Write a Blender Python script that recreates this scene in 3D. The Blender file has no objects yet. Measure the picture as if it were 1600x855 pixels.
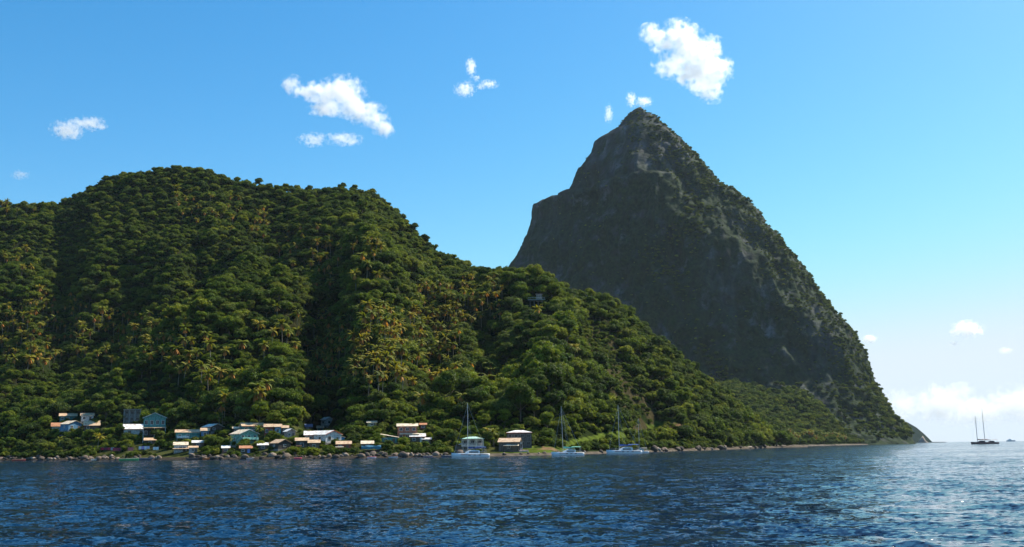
import bpy, math, random
import numpy as np
from mathutils import Vector, Matrix

sc = bpy.context.scene
col = sc.collection
rnd = random.Random(11)
rng = np.random.default_rng(5)
R_ = math.radians

# ------------------------------------------------------------------ camera
F, CX, CY = 1555.6, 800.0, 427.5          # photo pixels (1600 x 855)
PITCH, ROLL, CAMZ = math.atan((699.2 - 427.5) / F), 0.0132, 3.0
cam = bpy.data.objects.new('camera', bpy.data.cameras.new('camera'))
col.objects.link(cam)
cam.data.sensor_width = 36.0
cam.data.lens = 36.0 * F / 1600.0
cam.data.clip_start, cam.data.clip_end = 0.5, 120000.0
MW = Matrix.Translation((0, 0, CAMZ)) @ Matrix.Rotation(math.pi / 2 + PITCH, 4, 'X') @ Matrix.Rotation(-ROLL, 4, 'Z')
cam.matrix_world = MW
sc.camera = cam

# ------------------------------------------------------------------ sky and sun
SUN_AZ, SUN_EL = R_(57), R_(49)           # azimuth from the viewing direction (+Y) towards +X
world = bpy.data.worlds.new('World')
sc.world = world
world.use_nodes = True
wn, wl = world.node_tree.nodes, world.node_tree.links
sky = wn.new('ShaderNodeTexSky')
sky.sky_type = 'NISHITA'
sky.sun_disc = False
sky.sun_elevation, sky.sun_rotation = SUN_EL, SUN_AZ
sky.altitude, sky.air_density, sky.dust_density, sky.ozone_density = 0.0, 1.0, 0.55, 3.2
hs = wn.new('ShaderNodeHueSaturation')
hs.inputs['Saturation'].default_value = 1.37
hs.inputs['Hue'].default_value = 0.49
wl.new(sky.outputs[0], hs.inputs['Color'])
bg = wn['Background']
# bright air near the sun and the horizon levels off at a pale blue-white
sp_, cb_ = wn.new('ShaderNodeSeparateColor'), wn.new('ShaderNodeCombineColor')
wl.new(hs.outputs[0], sp_.inputs[0])
for k_, lim in enumerate((4.25, 4.85, 5.5)):
    mn = wn.new('ShaderNodeMath'); mn.operation = 'SMOOTH_MIN'; mn.inputs[1].default_value = lim; mn.inputs[2].default_value = 1.6
    src = sp_.outputs[k_]
    if k_ == 2:      # tropical noon air: never yellow, even at the horizon
        mxn = wn.new('ShaderNodeMath'); mxn.operation = 'MAXIMUM'; wl.new(sp_.outputs[1], mxn.inputs[0]); wl.new(src, mxn.inputs[1]); src = mxn.outputs[0]
    wl.new(src, mn.inputs[0]); wl.new(mn.outputs[0], cb_.inputs[k_])
wl.new(cb_.outputs[0], bg.inputs['Color'])
bg.inputs['Strength'].default_value = 0.111
sun = bpy.data.objects.new('sun', bpy.data.lights.new('sun', 'SUN'))
col.objects.link(sun)
sun.data.energy, sun.data.angle, sun.data.color = 4.7, R_(0.53), (1.0, 0.93, 0.78)
sd = Vector((math.cos(SUN_EL) * math.sin(SUN_AZ), math.cos(SUN_EL) * math.cos(SUN_AZ), math.sin(SUN_EL)))
sun.rotation_euler = sd.to_track_quat('Z', 'Y').to_euler()
sun.location = (300, 100, 900)
vs = sc.view_settings
vs.view_transform, vs.look, vs.exposure, vs.gamma = 'Standard', 'None', 0.75, 1.0
sc.render.engine = 'CYCLES'
cy = sc.cycles
cy.use_denoising = True
try:
    cy.denoiser = 'OPENIMAGEDENOISE'
    cy.denoising_input_passes = 'RGB_ALBEDO_NORMAL'
    cy.denoising_prefilter = 'ACCURATE'
except Exception:
    pass
cy.max_bounces, cy.diffuse_bounces, cy.glossy_bounces, cy.transmission_bounces = 16, 3, 3, 2
cy.volume_bounces, cy.transparent_max_bounces = 14, 4
cy.volume_step_rate, cy.volume_max_steps = 1.0, 128
cy.sample_clamp_indirect = 6.0

# ------------------------------------------------------------------ photo pixel <-> place
M3 = np.array(MW.to_3x3())
def ray(x, y):
    d = np.array([(x - CX) / F, (CY - y) / F, -1.0])
    d = M3 @ d
    return d / d[1]                       # scaled so that one unit is one metre of depth
def at(x, y, Y):
    d = ray(x, y)
    return Vector((d[0] * Y, Y, CAMZ + d[2] * Y))
def proj(X, Y, Z):
    p = np.stack([np.asarray(X, float), np.asarray(Y, float), np.asarray(Z, float) - CAMZ], -1) @ M3
    return CX - F * p[..., 0] / p[..., 2], CY + F * p[..., 1] / p[..., 2]
def hor(x):
    return 699.2 - (x - 800) * ROLL
def mx(x):
    return ray(x, hor(x))[0]

# ------------------------------------------------------------------ noise in numpy
def _h(i, j, k, s):
    n = (i * 374761393 + j * 668265263 + k * 2147483647 + s * 974634777) & 0xFFFFFFFF
    n = ((n ^ (n >> 13)) * 1274126177) & 0xFFFFFFFF
    n = ((n ^ (n >> 16)) * 2246822519) & 0xFFFFFFFF
    return ((n ^ (n >> 15)) & 0xFFFFFF) / float(0xFFFFFF)
def vn(x, y, z=0.0, s=0):
    x, y, z = np.broadcast_arrays(np.asarray(x, float), np.asarray(y, float), np.asarray(z, float))
    i, j, k = np.floor(x).astype(np.int64), np.floor(y).astype(np.int64), np.floor(z).astype(np.int64)
    f, g, h = x - i, y - j, z - k
    f, g, h = f * f * (3 - 2 * f), g * g * (3 - 2 * g), h * h * (3 - 2 * h)
    L = lambda a, b, t: a + (b - a) * t
    return L(L(L(_h(i, j, k, s), _h(i + 1, j, k, s), f), L(_h(i, j + 1, k, s), _h(i + 1, j + 1, k, s), f), g),
             L(L(_h(i, j, k + 1, s), _h(i + 1, j, k + 1, s), f), L(_h(i, j + 1, k + 1, s), _h(i + 1, j + 1, k + 1, s), f), g), h) * 2 - 1
def fbm(x, y, z=0.0, o=4, s=0, gain=0.5):
    a, t, w = 0.0, 0.0, 1.0
    for q in range(o):
        t = t + w * vn(x * 2.03 ** q, y * 2.03 ** q, z * 2.03 ** q, s + q * 17)
        a += w; w *= gain
    return t / a

# ------------------------------------------------------------------ scene helpers
def tag(o, label=None, cat=None, group=None, kind=None):
    if label: o['label'] = label
    if cat: o['category'] = cat
    if group: o['group'] = group
    if kind: o['kind'] = kind
    return o
def link(name, data, parent=None, loc=None, rz=0.0):
    o = bpy.data.objects.new(name, data)
    col.objects.link(o)
    if parent is not None: o.parent = parent
    if loc is not None: o.location = loc
    if rz: o.rotation_euler = (0, 0, rz)
    return o
def npmesh(name, V, Q, mat, smooth=False):
    me = bpy.data.meshes.new(name)
    V = np.asarray(V, np.float32); Q = np.asarray(Q, np.int32)
    k = Q.shape[1]
    me.vertices.add(len(V)); me.vertices.foreach_set('co', V.ravel())
    me.loops.add(Q.size); me.loops.foreach_set('vertex_index', Q.ravel())
    me.polygons.add(len(Q)); me.polygons.foreach_set('loop_start', np.arange(0, Q.size, k, dtype=np.int32))
    me.update(calc_edges=True)
    if smooth: me.polygons.foreach_set('use_smooth', np.ones(len(Q), bool))
    me.materials.append(mat)
    me.validate()
    return me
class MB:
    """collects simple shapes; build() links them as one mesh object"""
    def __init__(self): self.v, self.f = [], []
    def add(self, vs, fs):
        n = len(self.v); self.v += [tuple(p) for p in vs]; self.f += [tuple(i + n for i in q) for q in fs]; return self
    def box(self, x0, x1, y0, y1, z0, z1):
        return self.add([(x0, y0, z0), (x1, y0, z0), (x1, y1, z0), (x0, y1, z0), (x0, y0, z1), (x1, y0, z1), (x1, y1, z1), (x0, y1, z1)],
                        [(0, 3, 2, 1), (4, 5, 6, 7), (0, 1, 5, 4), (1, 2, 6, 5), (2, 3, 7, 6), (3, 0, 4, 7)])
    def slab(self, quad, t):
        """a sheet through four (or more) points with thickness t downwards"""
        n = len(quad); lo = [(p[0], p[1], p[2] - t) for p in quad]
        return self.add(list(quad) + lo, [tuple(range(n)), tuple(range(2 * n - 1, n - 1, -1))] + [(i, n + i, n + (i + 1) % n, (i + 1) % n) for i in range(n)])
    def tube(self, pts, r, n=6):
        pts = [Vector(p) for p in pts]; rs = r if isinstance(r, (list, tuple)) else [r] * len(pts)
        vs, fs = [], []
        for i, p in enumerate(pts):
            d = (pts[min(i + 1, len(pts) - 1)] - pts[max(i - 1, 0)]).normalized()
            a = d.orthogonal().normalized(); b = d.cross(a)
            for k in range(n):
                an = 2 * math.pi * k / n
                vs.append(p + (a * math.cos(an) + b * math.sin(an)) * rs[i])
        for i in range(len(pts) - 1):
            for k in range(n):
                fs.append((i * n + k, i * n + (k + 1) % n, (i + 1) * n + (k + 1) % n, (i + 1) * n + k))
        fs.append(tuple(range(n - 1, -1, -1))); fs.append(tuple(range((len(pts) - 1) * n, len(pts) * n)))
        return self.add(vs, fs)
    def loft(self, rings, cap=True):
        n = len(rings[0]); vs = [p for r in rings for p in r]; fs = []
        for i in range(len(rings) - 1):
            for k in range(n):
                fs.append((i * n + k, i * n + (k + 1) % n, (i + 1) * n + (k + 1) % n, (i + 1) * n + k))
        if cap: fs.append(tuple(range(n - 1, -1, -1))); fs.append(tuple(range((len(rings) - 1) * n, len(rings) * n)))
        return self.add(vs, fs)
    def mesh(self, name, mat, smooth=False):
        me = bpy.data.meshes.new(name); me.from_pydata(self.v, [], self.f); me.materials.append(mat)
        if smooth: me.polygons.foreach_set('use_smooth', [True] * len(me.polygons))
        me.update(); return me
    def build(self, name, mat, parent=None, smooth=False, loc=None):
        return link(name, self.mesh(name, mat, smooth), parent, loc)

# ------------------------------------------------------------------ materials
def new_mat(name):
    m = bpy.data.materials.new(name); m.use_nodes = True
    nt = m.node_tree; b = nt.nodes['Principled BSDF']
    b.inputs['Specular IOR Level'].default_value = 0.25
    return m, nt, b
def N(nt, t, **kw):
    n = nt.nodes.new('ShaderNode' + t)
    for k, v in kw.items(): setattr(n, k, v)
    return n
def ramp(nt, stops, src=None):
    r = N(nt, 'ValToRGB'); e = r.color_ramp.elements
    while len(e) < len(stops): e.new(0.5)
    for q, (p, c) in zip(e, stops): q.position = p; q.color = tuple(c) + (1,)
    if src is not None: nt.links.new(src, r.inputs[0])
    return r
_pc = {}
def paint(c, rough=0.6, wear=0.35, metal=0.0):
    """weathered painted surface of one colour"""
    key = (tuple(c), rough, wear, metal)
    if key in _pc: return _pc[key]
    m, nt, b = new_mat('paint')
    tc = N(nt, 'TexCoord'); n1 = N(nt, 'TexNoise'); n1.inputs['Scale'].default_value = 1.7; n1.inputs['Detail'].default_value = 6
    nt.links.new(tc.outputs['Object'], n1.inputs['Vector'])
    lo = [v * (1 - wear) for v in c]; hi = [min(1, v * (1 + wear * 0.25)) for v in c]
    r = ramp(nt, [(0.3, lo), (0.62, hi)], n1.outputs['Fac'])
    nt.links.new(r.outputs[0], b.inputs['Base Color'])
    b.inputs['Roughness'].default_value = rough; b.inputs['Metallic'].default_value = metal
    _pc[key] = m
    return m
def roof_mat(c):
    key = ('roof',) + tuple(c)
    if key in _pc: return _pc[key]
    m, nt, b = new_mat('roof_sheet')
    tc = N(nt, 'TexCoord'); n1 = N(nt, 'TexNoise'); n1.inputs['Scale'].default_value = 0.9; n1.inputs['Detail'].default_value = 7
    nt.links.new(tc.outputs['Object'], n1.inputs['Vector'])
    rust = [0.5 * c[0] + 0.06, 0.4 * c[1] + 0.02, 0.35 * c[2] + 0.01]
    r = ramp(nt, [(0.34, rust), (0.5, [v * 0.9 for v in c]), (0.7, c)], n1.outputs['Fac'])
    nt.links.new(r.outputs[0], b.inputs['Base Color'])
    w = N(nt, 'TexWave'); w.inputs['Scale'].default_value = 2.2; nt.links.new(tc.outputs['Object'], w.inputs['Vector'])
    bu = N(nt, 'Bump'); bu.inputs['Strength'].default_value = 0.35; bu.inputs['Distance'].default_value = 0.05
    nt.links.new(w.outputs['Fac'], bu.inputs['Height']); nt.links.new(bu.outputs[0], b.inputs['Normal'])
    b.inputs['Roughness'].default_value = 0.55
    _pc[key] = m
    return m
def foliage_mat(name, stops, trans=0.3):
    m, nt, b = new_mat(name)
    oi = N(nt, 'ObjectInfo'); r = ramp(nt, stops, oi.outputs['Random'])
    at_ = N(nt, 'Attribute', attribute_name='tint')
    mul = N(nt, 'MixRGB', blend_type='MULTIPLY'); mul.inputs[0].default_value = 1.0
    nt.links.new(r.outputs[0], mul.inputs[1]); nt.links.new(at_.outputs['Color'], mul.inputs[2])
    nt.links.new(mul.outputs[0], b.inputs['Base Color'])
    b.inputs['Roughness'].default_value = 0.6
    b.inputs['Specular IOR Level'].default_value = 0.12
    tr = N(nt, 'BsdfTranslucent'); g = N(nt, 'MixRGB', blend_type='MULTIPLY'); g.inputs[0].default_value = 1.0
    g.inputs[2].default_value = (1.25, 1.15, 0.45, 1); nt.links.new(mul.outputs[0], g.inputs[1]); nt.links.new(g.outputs[0], tr.inputs['Color'])
    mix = N(nt, 'MixShader'); mix.inputs[0].default_value = trans
    nt.links.new(b.outputs[0], mix.inputs[1]); nt.links.new(tr.outputs[0], mix.inputs[2])
    nt.links.new(mix.outputs[0], nt.nodes['Material Output'].inputs['Surface'])
    return m
M_LEAF = foliage_mat('leaf', [(0.0, (0.034, 0.064, 0.010)), (0.18, (0.085, 0.140, 0.013)), (0.34, (0.150, 0.205, 0.018)), (0.48, (0.044, 0.086, 0.014)),
                              (0.62, (0.115, 0.165, 0.014)), (0.74, (0.205, 0.240, 0.024)), (0.86, (0.105, 0.145, 0.034)), (1.0, (0.060, 0.110, 0.012))], 0.36)
M_PALM = foliage_mat('palm_leaf', [(0.0, (0.09, 0.12, 0.012)), (0.5, (0.16, 0.17, 0.02)), (1.0, (0.24, 0.20, 0.03))], 0.35)
M_DRY = foliage_mat('dry_palm_leaf', [(0.0, (0.42, 0.18, 0.045)), (0.5, (0.50, 0.26, 0.07)), (1.0, (0.32, 0.13, 0.035))], 0.35)
M_BARK = paint((0.16, 0.125, 0.09), 0.9, 0.5)
M_PBARK = paint((0.26, 0.22, 0.17), 0.9, 0.4)
HAZE = 0.000016
def grid_faces(nu, nv):
    i = np.arange(nu - 1)[:, None] * nv + np.arange(nv - 1)[None]
    return np.stack([i, i + nv, i + nv + 1, i + 1], -1).reshape(-1, 4)
def seg(px, py, pts, w):
    """1 on a broken line, falling to 0 at distance w"""
    d = np.full(px.shape, 1e9)
    for (ax, ay), (bx, by) in zip(pts[:-1], pts[1:]):
        vx, vy = bx - ax, by - ay; q = np.clip(((px - ax) * vx + (py - ay) * vy) / (vx * vx + vy * vy), 0, 1); d = np.minimum(d, np.hypot(px - ax - q * vx, py - ay - q * vy))
    return np.clip(1 - d / w, 0, 1)
SCARP = [(925, 520), (950, 570), (975, 620), (1000, 650)]      # thinly grown landslip on the wooded spur
# ------------------------------------------------------------------ sea
def sea():
    m, nt, b = new_mat('sea_water')
    b.inputs['Base Color'].default_value = (0.001, 0.014, 0.042, 1)
    b.inputs['IOR'].default_value = 1.33; b.inputs['Specular IOR Level'].default_value = 0.5
    b.inputs['Roughness'].default_value = 0.07
    geo = N(nt, 'NewGeometry')
    def nz(scale, stretch, detail, rot):
        mp = N(nt, 'Mapping'); mp.inputs['Scale'].default_value = (scale, scale * stretch, scale); mp.inputs['Rotation'].default_value = (0, 0, rot)
        nt.links.new(geo.outputs['Position'], mp.inputs['Vector'])
        n = N(nt, 'TexNoise'); n.inputs['Scale'].default_value = 1.0; n.inputs['Detail'].default_value = detail; n.inputs['Roughness'].default_value = 0.55
        nt.links.new(mp.outputs[0], n.inputs['Vector']); return n
    # facets of the ripples: slopes from several sizes of wavelet, a few of them steep
    acc = None
    def vm(op, a, b=None, k=None):
        v = N(nt, 'VectorMath', operation=op); nt.links.new(a, v.inputs[0])
        if b is not None:
            if isinstance(b, tuple): v.inputs[1].default_value = b
            else: nt.links.new(b, v.inputs[1])
        if k is not None: v.inputs['Scale'].default_value = k
        return v.outputs[0]
    for sc_, st, de, rot, amp in ((0.035, 1.8, 1, 0.5, 0.12), (0.22, 1.7, 2, 0.35, 0.42), (0.85, 1.6, 3, 0.1, 0.75), (3.2, 1.2, 2, -0.2, 0.8)):
        d = vm('SUBTRACT', nz(sc_, st, de, rot).outputs['Color'], (0.5, 0.5, 0.5)); d1 = vm('SCALE', d, k=amp)
        if sc_ > 3:
            d2 = vm('MULTIPLY', d, d); c3 = vm('MULTIPLY', vm('MULTIPLY', d2, d2), d); d1 = vm('ADD', d1, vm('SCALE', c3, k=2200.0))
        acc = d1 if acc is None else vm('ADD', acc, d1)
    flat = vm('MULTIPLY', acc, (1, 1, 0)); nrm = vm('NORMALIZE', vm('ADD', flat, geo.outputs['Normal']))
    nt.links.new(nrm, b.inputs['Normal'])
    # calmer and windier patches change the gloss
    p = nz(0.008, 3.0, 3, 0.2); mr = N(nt, 'MapRange'); mr.inputs[1].default_value = 0.35; mr.inputs[2].default_value = 0.65; mr.inputs[3].default_value = 0.04; mr.inputs[4].default_value = 0.10
    nt.links.new(p.outputs['Fac'], mr.inputs[0]); nt.links.new(mr.outputs[0], b.inputs['Roughness'])
    # open water as a wide disc; towards the village the waves are real swells and ripples
    rr = list(np.geomspace(8, 12000, 20)); n = 96; V0 = [(0, 0, -0.22)]
    for r in rr: V0 += [(r * math.cos(2 * math.pi * k / n), r * math.sin(2 * math.pi * k / n), -0.22) for k in range(n)]
    F0 = [(0, 1 + k, 1 + (k + 1) % n, 0) for k in range(n)]
    for i in range(len(rr) - 1):
        a, c = 1 + i * n, 1 + (i + 1) * n
        F0 += [(a + k, c + k, c + (k + 1) % n, a + (k + 1) % n) for k in range(n)]
    nr, nc = 760, 640
    sp = np.linspace(0.16, 1.5, nr); Yr = 14 + np.cumsum(sp) * (560 / sp.sum()); mm = np.linspace(-0.64, 0.64, nc)
    Yg, mg = np.meshgrid(Yr, mm, indexing='ij'); Xg = mg * Yg; Zg = np.zeros_like(Xg); g = np.random.default_rng(17)
    Xw = Xg + 1.5 * fbm(Xg / 9, Yg / 9, 0, 2, 3); Yw = Yg + 1.5 * fbm(Xg / 9, Yg / 9, 7, 2, 4)
    for q in range(30):
        lam = 0.65 * (4.2 / 0.65) ** (q / 29.0); a = R_(205) + g.normal() * 0.55; k = 2 * math.pi / lam
        res = np.clip((lam / (np.maximum(sp[:, None] * 560 / sp.sum(), 2 * 0.64 * Yg / nc)) - 2.2) / 2, 0, 1)
        ph = k * (Xw * math.sin(a) + Yw * math.cos(a)) + g.uniform(0, 6.28); w = np.sin(ph)
        Zg += res * 0.031 / k * (w + 0.35 * np.abs(w)) * (1.25 if lam < 3 else 0.7)
    gust = np.clip(0.85 + 0.75 * fbm(Xg / 38, Yg / 60, 2, 3, 12), 0.25, 1.6)
    edge_ = np.clip((Yg - 14) / 4, 0, 1) * np.clip((574 - Yg) / 40, 0, 1) * np.clip((0.64 - np.abs(mg)) / 0.03, 0, 1)
    Zg = Zg * gust * edge_ - 0.22 * (1 - edge_)
    V1 = np.stack([Xg, Yg, Zg], -1).reshape(-1, 3)
    Fq = np.concatenate([np.array(F0)[n:], grid_faces(nr, nc)[:, ::-1] + len(V0)])
    me = npmesh('sea', np.concatenate([np.array(V0), V1]), Fq, m, True)
    return tag(link('sea', me), 'rippled deep blue sea running out to the horizon', 'sea', kind='structure')
sea()

# ------------------------------------------------------------------ terrain: a ridge line, its distance, and a shore
class Land:
    def __init__(s, ridge, R, S, tree, power, seed, relief, gullies=(), shelf=0.6):
        s.m = np.array([ray(x, y)[0] for x, y in ridge]); s.e = np.array([ray(x, y)[2] for x, y in ridge])
        s.Rm = np.array([mx(x) for x, _ in R]); s.R = np.array([r for _, r in R], float)
        s.Sm = np.array([mx(x) for x, _ in S]); s.S = np.array([r for _, r in S], float)
        s.tree, s.power, s.seed, s.relief, s.shelf = tree, power, seed, relief, shelf
        s.g = [(mx(x), w, t0, t1, a) for x, w, t0, t1, a in gullies]
    def rs(s, m):
        return np.interp(m, s.Rm, s.R), np.interp(m, s.Sm, s.S)
    def t(s, X, Y):
        R, S = s.rs(X / Y); return (Y - S) / np.maximum(R - S, 20)
    def H(s, X, Y):
        X, Y = np.broadcast_arrays(np.asarray(X, float), np.asarray(Y, float))
        m = X / Y; R, S = s.rs(m)
        t = (Y - S) / np.maximum(R - S, 20)
        top = CAMZ + np.interp(m, s.m, s.e) * R - s.tree
        up = np.clip(t, 0, 1)
        g = up ** s.power
        mid = 4 * up * (1 - up)
        nx = fbm(X / 150, Y / 230, 0, 4, s.seed)
        ny = 1 - np.abs(fbm(X / 70, Y / 160, 3.3, 3, s.seed + 5)) * 2.2
        k = np.clip(top / 120, 0.05, 1)
        h = s.shelf + (top - s.shelf) * g + s.relief * k * mid * (0.8 * nx + 0.55 * (ny - 0.6)) * np.clip(up * 5, 0, 1)
        for gm, w, t0, t1, a in s.g:
            h = h + a * np.exp(-((m - gm) / w) ** 2) * np.clip((up - t0) / 0.12, 0, 1) * np.clip((t1 - up) / 0.2, 0, 1)
        h = np.where(up < 0.5, np.maximum(h, s.shelf + 0.02 * np.clip(Y - S, 0, 1e9)), h)
        back = np.clip(t - 1, 0, 4)
        h = h - top * 0.55 * back ** 1.6 * 2
        sh = np.clip(-t * np.maximum(R - S, 20), 0, 1e9)
        return np.where(t < 0, s.shelf - sh * 0.35, h)
    def hit(s, x, y, y0=300, y1=1400):
        d = ray(x, y); Y = np.arange(y0, y1, 1.0)
        Z = CAMZ + d[2] * Y; G = s.H(d[0] * Y, Y)
        i = np.argmax(G >= Z) if (G >= Z).any() else len(Y) - 1
        return Vector((d[0] * Y[i], Y[i], float(G[i])))

RIDGE = [(-420, 350), (-260, 335), (-120, 330), (0, 318), (20, 318), (60, 319), (90, 317), (110, 309), (145, 291), (180, 277), (215, 270), (245, 268), (258, 264), (290, 264), (318, 260),
         (335, 267), (350, 279), (390, 281), (430, 288), (470, 294), (500, 296), (530, 292), (552, 290), (575, 298), (600, 313), (625, 336), (645, 354), (670, 375), (700, 393), (722, 407),
         (745, 419), (770, 422), (800, 421), (830, 422), (850, 427), (875, 443), (900, 455), (925, 458), (945, 460), (965, 472), (990, 492), (1010, 510), (1030, 527), (1050, 547), (1070, 563),
         (1090, 578), (1110, 594), (1130, 611), (1150, 628), (1180, 645), (1200, 666), (1213, 690), (1226, 702), (1260, 704)]
hill = Land(RIDGE, [(-420, 1080), (-260, 1050), (0, 1000), (300, 950), (550, 900), (700, 830), (750, 780), (850, 720), (950, 720), (1050, 770), (1130, 830), (1180, 890), (1212, 940), (1260, 980)],
            [(-420, 620), (-260, 560), (0, 470), (100, 432), (200, 400), (300, 376), (450, 350), (570, 341), (735, 352), (860, 364), (950, 420), (1000, 465), (1080, 560), (1150, 700), (1205, 880), (1260, 940)],
            6.5, 1.42, 3, 50,
            gullies=[(505, 0.026, 0.08, 0.66, -36), (668, 0.020, 0.12, 0.75, -26), (1020, 0.018, 0.12, 0.6, -14), (420, 0.026, 0.45, 0.97, -22), (300, 0.016, 0.3, 0.9, -18), (90, 0.02, 0.3, 0.9, -20), (760, 0.016, 0.2, 0.8, -16), (930, 0.014, 0.2, 0.8, -12), (585, 0.03, 0.3, 0.8, 12), (320, 0.035, 0.1, 0.6, 10),
                     (870, 0.03, 0.15, 0.8, 9), (170, 0.03, 0.2, 0.8, -12)])
foot = Land([(980, 560), (1060, 590), (1110, 598), (1150, 597), (1180, 603), (1210, 610), (1240, 604), (1262, 610), (1285, 628), (1305, 648), (1325, 670), (1338, 690), (1350, 700), (1400, 705)],
            [(980, 1720), (1400, 1720)], [(980, 1000), (1100, 1050), (1205, 1150), (1300, 1380), (1350, 1600), (1400, 1660)], 6, 1.15, 21, 26, shelf=0.9)
cape = Land([(1330, 560), (1380, 628), (1404, 655), (1418, 660), (1432, 668), (1445, 679), (1456, 690), (1462, 696), (1480, 698)],
            [(1330, 4700), (1480, 4700)], [(1330, 4100), (1456, 4500), (1480, 4600)], 0, 0.9, 33, 20, shelf=1.0)

def ground_mat(name, soil):
    m, nt, b = new_mat(name)
    a = N(nt, 'Attribute', attribute_name='tint'); tc = N(nt, 'NewGeometry')
    n1 = N(nt, 'TexNoise'); n1.inputs['Scale'].default_value = 0.35; n1.inputs['Detail'].default_value = 8
    nt.links.new(tc.outputs['Position'], n1.inputs['Vector'])
    r = ramp(nt, [(0.3, (0.45, 0.45, 0.45)), (0.7, (1.15, 1.15, 1.15))], n1.outputs['Fac'])
    mu = N(nt, 'MixRGB', blend_type='MULTIPLY'); mu.inputs[0].default_value = 1
    nt.links.new(a.outputs['Color'], mu.inputs[1]); nt.links.new(r.outputs[0], mu.inputs[2]); nt.links.new(mu.outputs[0], b.inputs['Base Color'])
    bu = N(nt, 'Bump'); bu.inputs['Distance'].default_value = 0.5; bu.inputs['Strength'].default_value = 0.8
    nt.links.new(n1.outputs['Fac'], bu.inputs['Height']); nt.links.new(bu.outputs[0], b.inputs['Normal'])
    b.inputs['Roughness'].default_value = 0.95; b.inputs['Specular IOR Level'].default_value = 0.0
    return m
M_GROUND = ground_mat('ground_soil', None)

def set_tint(me, C, name='tint'):
    a = me.color_attributes.new(name, 'FLOAT_COLOR', 'POINT')
    C = np.asarray(C, np.float32)
    if C.shape[1] == 3: C = np.concatenate([C, np.ones((len(C), 1), np.float32)], 1)
    a.data.foreach_set('color', C.ravel())
def land_mesh(L, x0, x1, nu, nv, name, label, cat, tmax=1.7):
    ms = np.linspace(mx(x0), mx(x1), nu); tt = np.concatenate([[-0.25, -0.12, -0.06, -0.03, -0.012], np.linspace(0, 1, nv) ** 1.25, np.linspace(1, tmax, 20)[1:]])
    m, t = np.meshgrid(ms, tt, indexing='ij'); R, S = L.rs(m)
    Y = S + t * np.maximum(R - S, 20); X = m * Y; Z = L.H(X, Y)
    V = np.stack([X, Y, Z], -1).reshape(-1, 3)
    me = npmesh(name, V, grid_faces(nu, len(tt))[:, ::-1], M_GROUND, True)
    return me, V
def tint_hill(V):
    px, py = proj(V[:, 0], V[:, 1], V[:, 2])
    C = np.tile(np.array([0.022, 0.032, 0.010]), (len(V), 1))
    n = fbm(V[:, 0] / 12, V[:, 1] / 12, 0, 4, 9)
    C[n > 0.25] = (0.036, 0.036, 0.016)
    gr = ((px > 870) & (px < 1070) & (np.abs(py - (692 - (px - 900) * .21) - 1) < 7) & (V[:, 1] < 640)) | ((px > 760) & (px < 900) & (V[:, 2] < 3.4))
    C[gr] = (0.085, 0.115, 0.02)
    path = gr & (n > 0.28); C[path] = (0.20, 0.13, 0.07)
    C[(seg(px, py, SCARP, 24) > 0) & (n > -.35)] = (0.062, 0.052, 0.026)
    vil = (px < 820) & (V[:, 2] < 14) & (n > -0.1)
    C[vil] = (0.07, 0.075, 0.025)
    sh = V[:, 2] < np.where(px > 1040, 1.5, 0.9); C[sh] = np.where(px[sh] < 760, 0.32, 0.7)[:, None] * np.array([0.20, 0.165, 0.13])
    return C
me, V = land_mesh(hill, -420, 1262, 420, 150, 'hill', '', '')
set_tint(me, tint_hill(V))
tag(link('hill', me), 'steep green wooded hill rising behind the waterside village', 'hill', kind='structure')
me, V = land_mesh(foot, 982, 1400, 160, 70, 'foothill', '', '')
C = np.tile(np.array([0.022, 0.032, 0.010]), (len(V), 1)); C[V[:, 2] < 1.7] = (0.17, 0.145, 0.12); set_tint(me, C)
tag(link('foothill', me), 'low wooded apron at the foot of the tall peak', 'hill', kind='structure')
me, V = land_mesh(cape, 1332, 1478, 90, 40, 'headland', '', '')
C = np.tile(np.array([0.014, 0.024, 0.016]), (len(V), 1)); C += 0.006 * fbm(V[:, 0] / 40, V[:, 1] / 40, V[:, 2] / 40, 4, 2)[:, None]; set_tint(me, C)
tag(link('headland', me), 'distant hazy headland tapering into the sea past the peak', 'headland', kind='structure')

# ------------------------------------------------------------------ the peak
YP = 2150.0
LEFT = [(560, 712), (640, 640), (720, 530), (770, 460), (798, 416), (815, 390), (835, 355), (841, 326), (858, 319), (880, 315), (895, 295), (905, 270), (924, 246), (928, 226), (945, 214), (962, 205), (976, 185), (990, 172), (998, 168)]
RIGHT = [(1404, 696), (1394, 681), (1372, 651), (1358, 621), (1351, 600), (1348, 576), (1340, 546), (1330, 521), (1310, 501), (1290, 480), (1273, 455), (1260, 431), (1240, 406), (1220, 379), (1200, 351), (1185, 326),
         (1166, 311), (1150, 300), (1125, 293), (1110, 276), (1098, 259), (1085, 241), (1070, 226), (1055, 209), (1036, 196), (1025, 183), (1010, 176), (1002, 168)]
def edge(pts):
    d = np.array([ray(x, y) for x, y in pts]); o = np.argsort(d[:, 2]); return d[o, 2], d[o, 0]
eL, mL = edge(LEFT); eR, mR = edge(RIGHT)
ZT = float(at(1000, 168, YP).z)
SKEW = 0.5        # the seaward (right-hand) end of the peak stands nearer than the inland end
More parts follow.
